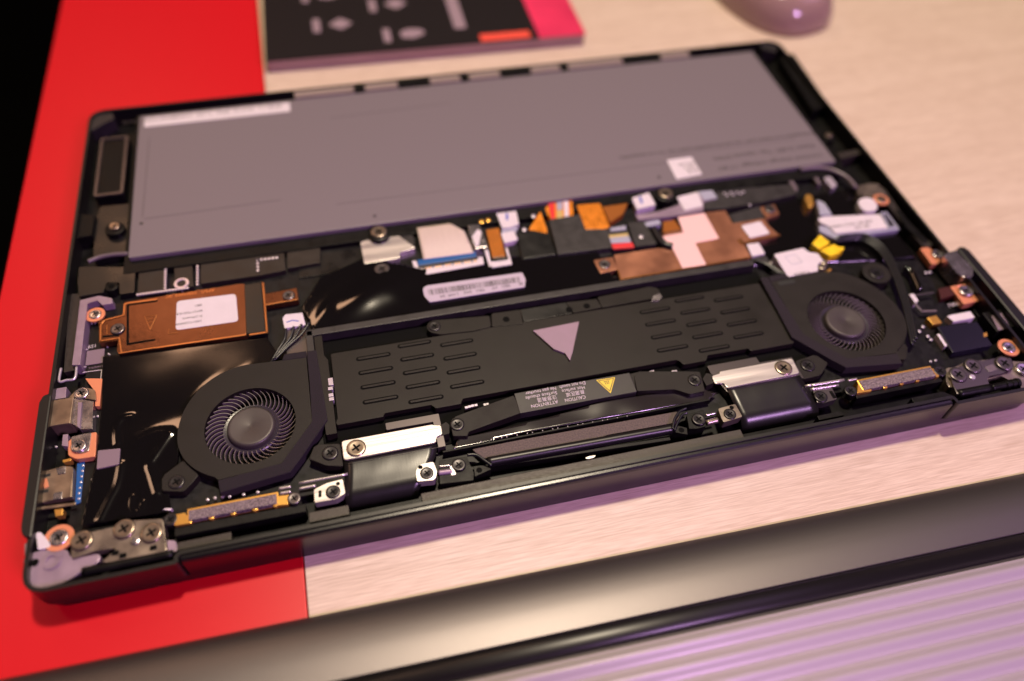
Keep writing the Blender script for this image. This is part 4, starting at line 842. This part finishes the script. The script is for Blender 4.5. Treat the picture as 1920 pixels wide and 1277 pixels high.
part('audio_jack', [(309.0,31.4),(317.4,31.6),(318.7,23.8),(309.0,22.6)], -1.8, 4.4, 'black_plastic', LT, r=.4, bev=.3)
part('jack_top', [(311.2,29.4),(315.7,29.9),(314.6,23.2),(309.6,23.1)], -1.65, .6, 'label_mauve', LT, r=.4, bev=.1)
part('board_bracket', [(288.4,45.2),(290.3,45.0),(290.0,41.6),(288.3,40.9)], -2.4, 2.6, 'label_white', LT, r=.2)
ridge('bracket_edge', [(290.3,44.3),(297.6,44.2)], .4, -2.4, 'steel_dark', LT)
ridge('bracket_edge', [(288.1,40.5),(288.6,37.0),(293.7,36.2)], .4, -2.4, 'wire_mauve', LT)
part('dark_flex', [(300.9,45.6),(306.1,45.9),(305.8,42.0),(299.1,41.0)], -2.9, 2.2, 'flex_red', LT) if mat('flex_red', (.05,.008,.006), .4) else None
text('silkscreen', 'HA1', *[(305.9,39.7)][0], -4.7, 2.4, 'print_white', LT)
dots('solder_joints', [(287.3,46.0),(286.0,31.3),(301.7,54.3),(303.3,54.2),(312.4,13.1),(283.6,29.7),(285.5,25.5),(285.3,27.1)], -3.4, .6, 'solder', LT)
# ---- right hinge
TP = part('corner_plate', [(282.4,12.8),(285.6,12.5),(290.6,13.8),(300.2,12.7),(306.9,10.4),(311.5,9.4),(308.3,1.6),(302.8,-0.8),(302.6,0.1),(303.0,1.7),(300.1,4.5),(299.3,6.3),(294.5,5.7),(280.4,5.5),(278.9,5.5),(279.4,8.1)], -2.3, 5.0, 'hinge_steel', LT, r=.6, bev=.25)
HR = part('hinge_bracket', [(282.1,11.2),(287.3,11.8),(289.6,13.3),(292.9,13.6),(294.8,12.2),(299.9,12.4),(306.1,11.5),(305.4,9.1),(302.9,7.1),(298.7,6.3),(293.1,6.3),(291.4,2.1),(279.0,2.0),(280.2,6.4)], -1.3, 3.2, 'steel_dark', LT, r=.8, bev=.25, label='black steel hinge bracket')
for p in [(283.6,8.8),(290.7,10.9),(301.9,9.6)]: screw(p[0], p[1], -.5, 2.9, 'steel_dark', LT)
part('hinge_pad', [(294.7,9.9),(298.1,10.3),(298.3,8.0),(294.8,7.5)], -1.1, .4, 'wire_mauve', HR, r=.3)
part('pivot_pin', circ(*[(288.0,7.1)][0],1.0,16), -.9, 1, 'solder', HR, r=0, bev=.3)
a, b = [(279.8,2.6),(292.2,2.4)]; wire('hinge_axle', [(a[0],a[1],-2.2),(b[0],b[1],-2.2)], 1.5, 'black_plastic', LT, 14)
a, b = [(292.3,2.3),(297.8,2.4)]; wire('hinge_axle', [(a[0],a[1],-2.2),(b[0],b[1],-2.2)], 1.3, 'black_plastic', LT, 14)
a, b = [(297.8,2.4),(303.2,2.3)]
for t, r in ((0,1.5),(.2,1.2),(.4,1.5),(.6,1.2),(.75,1.6)):
    wire('hinge_collar', [(a[0]+(b[0]-a[0])*t,a[1]+(b[1]-a[1])*t,-2.2),(a[0]+(b[0]-a[0])*(t+.18),a[1]+(b[1]-a[1])*(t+.18),-2.2)], r, 'black_plastic', LT, 14)
x, y = [(307.5,6.5)][0]; screw(x, y, -1.2, 2.6, 'steel', LT)

# ------------------------------------------------------------------ removed bottom cover in the foreground
BCV = empty('bottom_cover', (-14,-17.4,0)); BCV.rotation_euler.z = math.radians(-1.19)
tag(BCV, 'removed grey metal laptop bottom cover with a long rubber foot and ribbed vents', 'laptop cover')
bm = bmesh.new(); Lx = 330.0
prof = [(0,.4),(0,.9),(-1,1.75),(-2,2.35),(-3.2,2.95),(-5,3.6),(-7,4.15),(-9,4.52),(-11,4.82),(-13,5.02),(-16,5.17),(-18.9,5.2),(-19.4,4.6),(-25.2,4.6),(-25.8,5.0),(-120,5.0),(-124,3.5),(-124,.4)]
A = [bm.verts.new((0,y,z)) for y,z in prof]; B = [bm.verts.new((Lx,y,z)) for y,z in prof]
for i in range(len(prof)): bm.faces.new((A[i-1],A[i],B[i],B[i-1]))
bm.faces.new(A); bm.faces.new(B[::-1])
cp = link('cover_panel', finish(bm,'cover_panel'), 'cover_metal', BCV, smooth=True)
es = cp.modifiers.new('edge','EDGE_SPLIT'); es.split_angle = math.radians(35)
bm = bmesh.new(); prof = [(-19.5,4.62)]+[(-22.3+2.75*math.cos(math.radians(a)), 5.2+1.3*math.sin(math.radians(a))) for a in range(0,181,15)]+[(-25.1,4.62)]
A = [bm.verts.new((0.5,y,z)) for y,z in prof]; B = [bm.verts.new((Lx-.5,y,z)) for y,z in prof]
for i in range(len(prof)): bm.faces.new((A[i-1],A[i],B[i],B[i-1]))
bm.faces.new(A); bm.faces.new(B[::-1])
link('rubber_foot', finish(bm,'rubber_foot'), 'rubber', BCV, smooth=True)
bm = bmesh.new(); prof = [(2.74,-.3)]+[(2.74-5.48*k/16, .02+.85*(1-math.cos(2*math.pi*k/16))) for k in range(17)]+[(-2.74,-.3)]
A = [bm.verts.new((6,y,z)) for y,z in prof]; B = [bm.verts.new((Lx-6,y,z)) for y,z in prof]
for i in range(len(prof)): bm.faces.new((A[i-1],A[i],B[i],B[i-1]))
bm.faces.new(A); bm.faces.new(B[::-1]); rib = finish(bm,'vent_rib')
for k in range(14): link('vent_rib', rib, 'vent_grey', BCV, (0,-28.8-5.5*k,5.0), smooth=True)

# ------------------------------------------------------------------ booklet behind the laptop
BK = empty('booklet', (71,243,0)); BK.rotation_euler.z = math.radians(-1.2)
tag(BK, 'black and pink booklet with white icons lying behind the laptop', 'booklet')
def bk(name, P, z0, z1, m, r=.3, bev=.05):
    bm = bmesh.new(); prism(bm, rnd(P, r), z0, z1, bev); return link(name, finish(bm,name), m, BK)
bk('page_block', [(.4,.4),(155.5,.4),(155.5,111),(.4,111)], .05, 5.6, 'paper_edge')
bk('back_cover', [(0,0),(156,0),(156,112),(0,112)], -.0, .05, 'booklet_black', bev=0) if False else None
bk('front_cover', [(0,0),(132,0),(132,112),(0,112)], 5.62, 6.3, 'booklet_black')
bk('cover_flap', [(132.05,0),(156,0),(156,112),(132.05,112)], 5.62, 6.3, 'booklet_pink')
bk('red_badge', [(103,.8),(128,.8),(128,6.8),(103,6.8)], 6.3, 6.42, 'booklet_red')
for x, y in ((37,27),(70,13),(66,42),(33,56)):
    q = [(x-5,y-3),(x+1,y-4.5),(x+7,y-1),(x+6,y+3),(x,y+4.6),(x-5,y+2.5)] if (x+y)%2 else [(x-6,y),(x,y-5.4),(x+6,y),(x,y+5.4)]
    bk('icon', q, 6.3, 6.4, 'icon_white', r=1.2, bev=.02)
    bk('icon_caption', [(x-13.5,y-6),(x-10,y-6),(x-10,y+6),(x-13.5,y+6)], 6.3, 6.4, 'icon_white', r=.4, bev=.02)
bk('title_line', [(92,14),(98,14),(98,70),(92,70)], 6.3, 6.4, 'icon_white', r=1, bev=.02)

# ------------------------------------------------------------------ glossy mouse at the far corner
MS = empty('computer_mouse', (340,263,0)); MS.rotation_euler.z = math.radians(14)
tag(MS, 'rounded glossy mauve mouse on the table beyond the laptop far corner', 'mouse')
bm = bmesh.new(); rings = []; N = 40
for i in range(13):
    t = i/12*math.pi/2; k = math.cos(t)**.55; z = 20*math.sin(t)**.9
    if i == 12: k = .05
    rings.append([bm.verts.new((27*k*math.copysign(abs(math.cos(a))**.8,math.cos(a)), 36*k*math.copysign(abs(math.sin(a))**.8,math.sin(a)), z+.3)) for a in (2*math.pi*j/N for j in range(N))])
for a, b in zip(rings, rings[1:]):
    for j in range(N): bm.faces.new((a[j],a[(j+1)%N],b[(j+1)%N],b[j]))
bm.faces.new(rings[0][::-1]); bm.faces.new(rings[-1])
link('mouse_shell', finish(bm,'mouse_shell'), 'mouse_gloss', MS, smooth=True)
bm = bmesh.new(); box(bm, -1.2, 1.2, 6, 14, 18, 21.5, .6); link('scroll_wheel', finish(bm,'scroll_wheel'), 'black_plastic', MS)
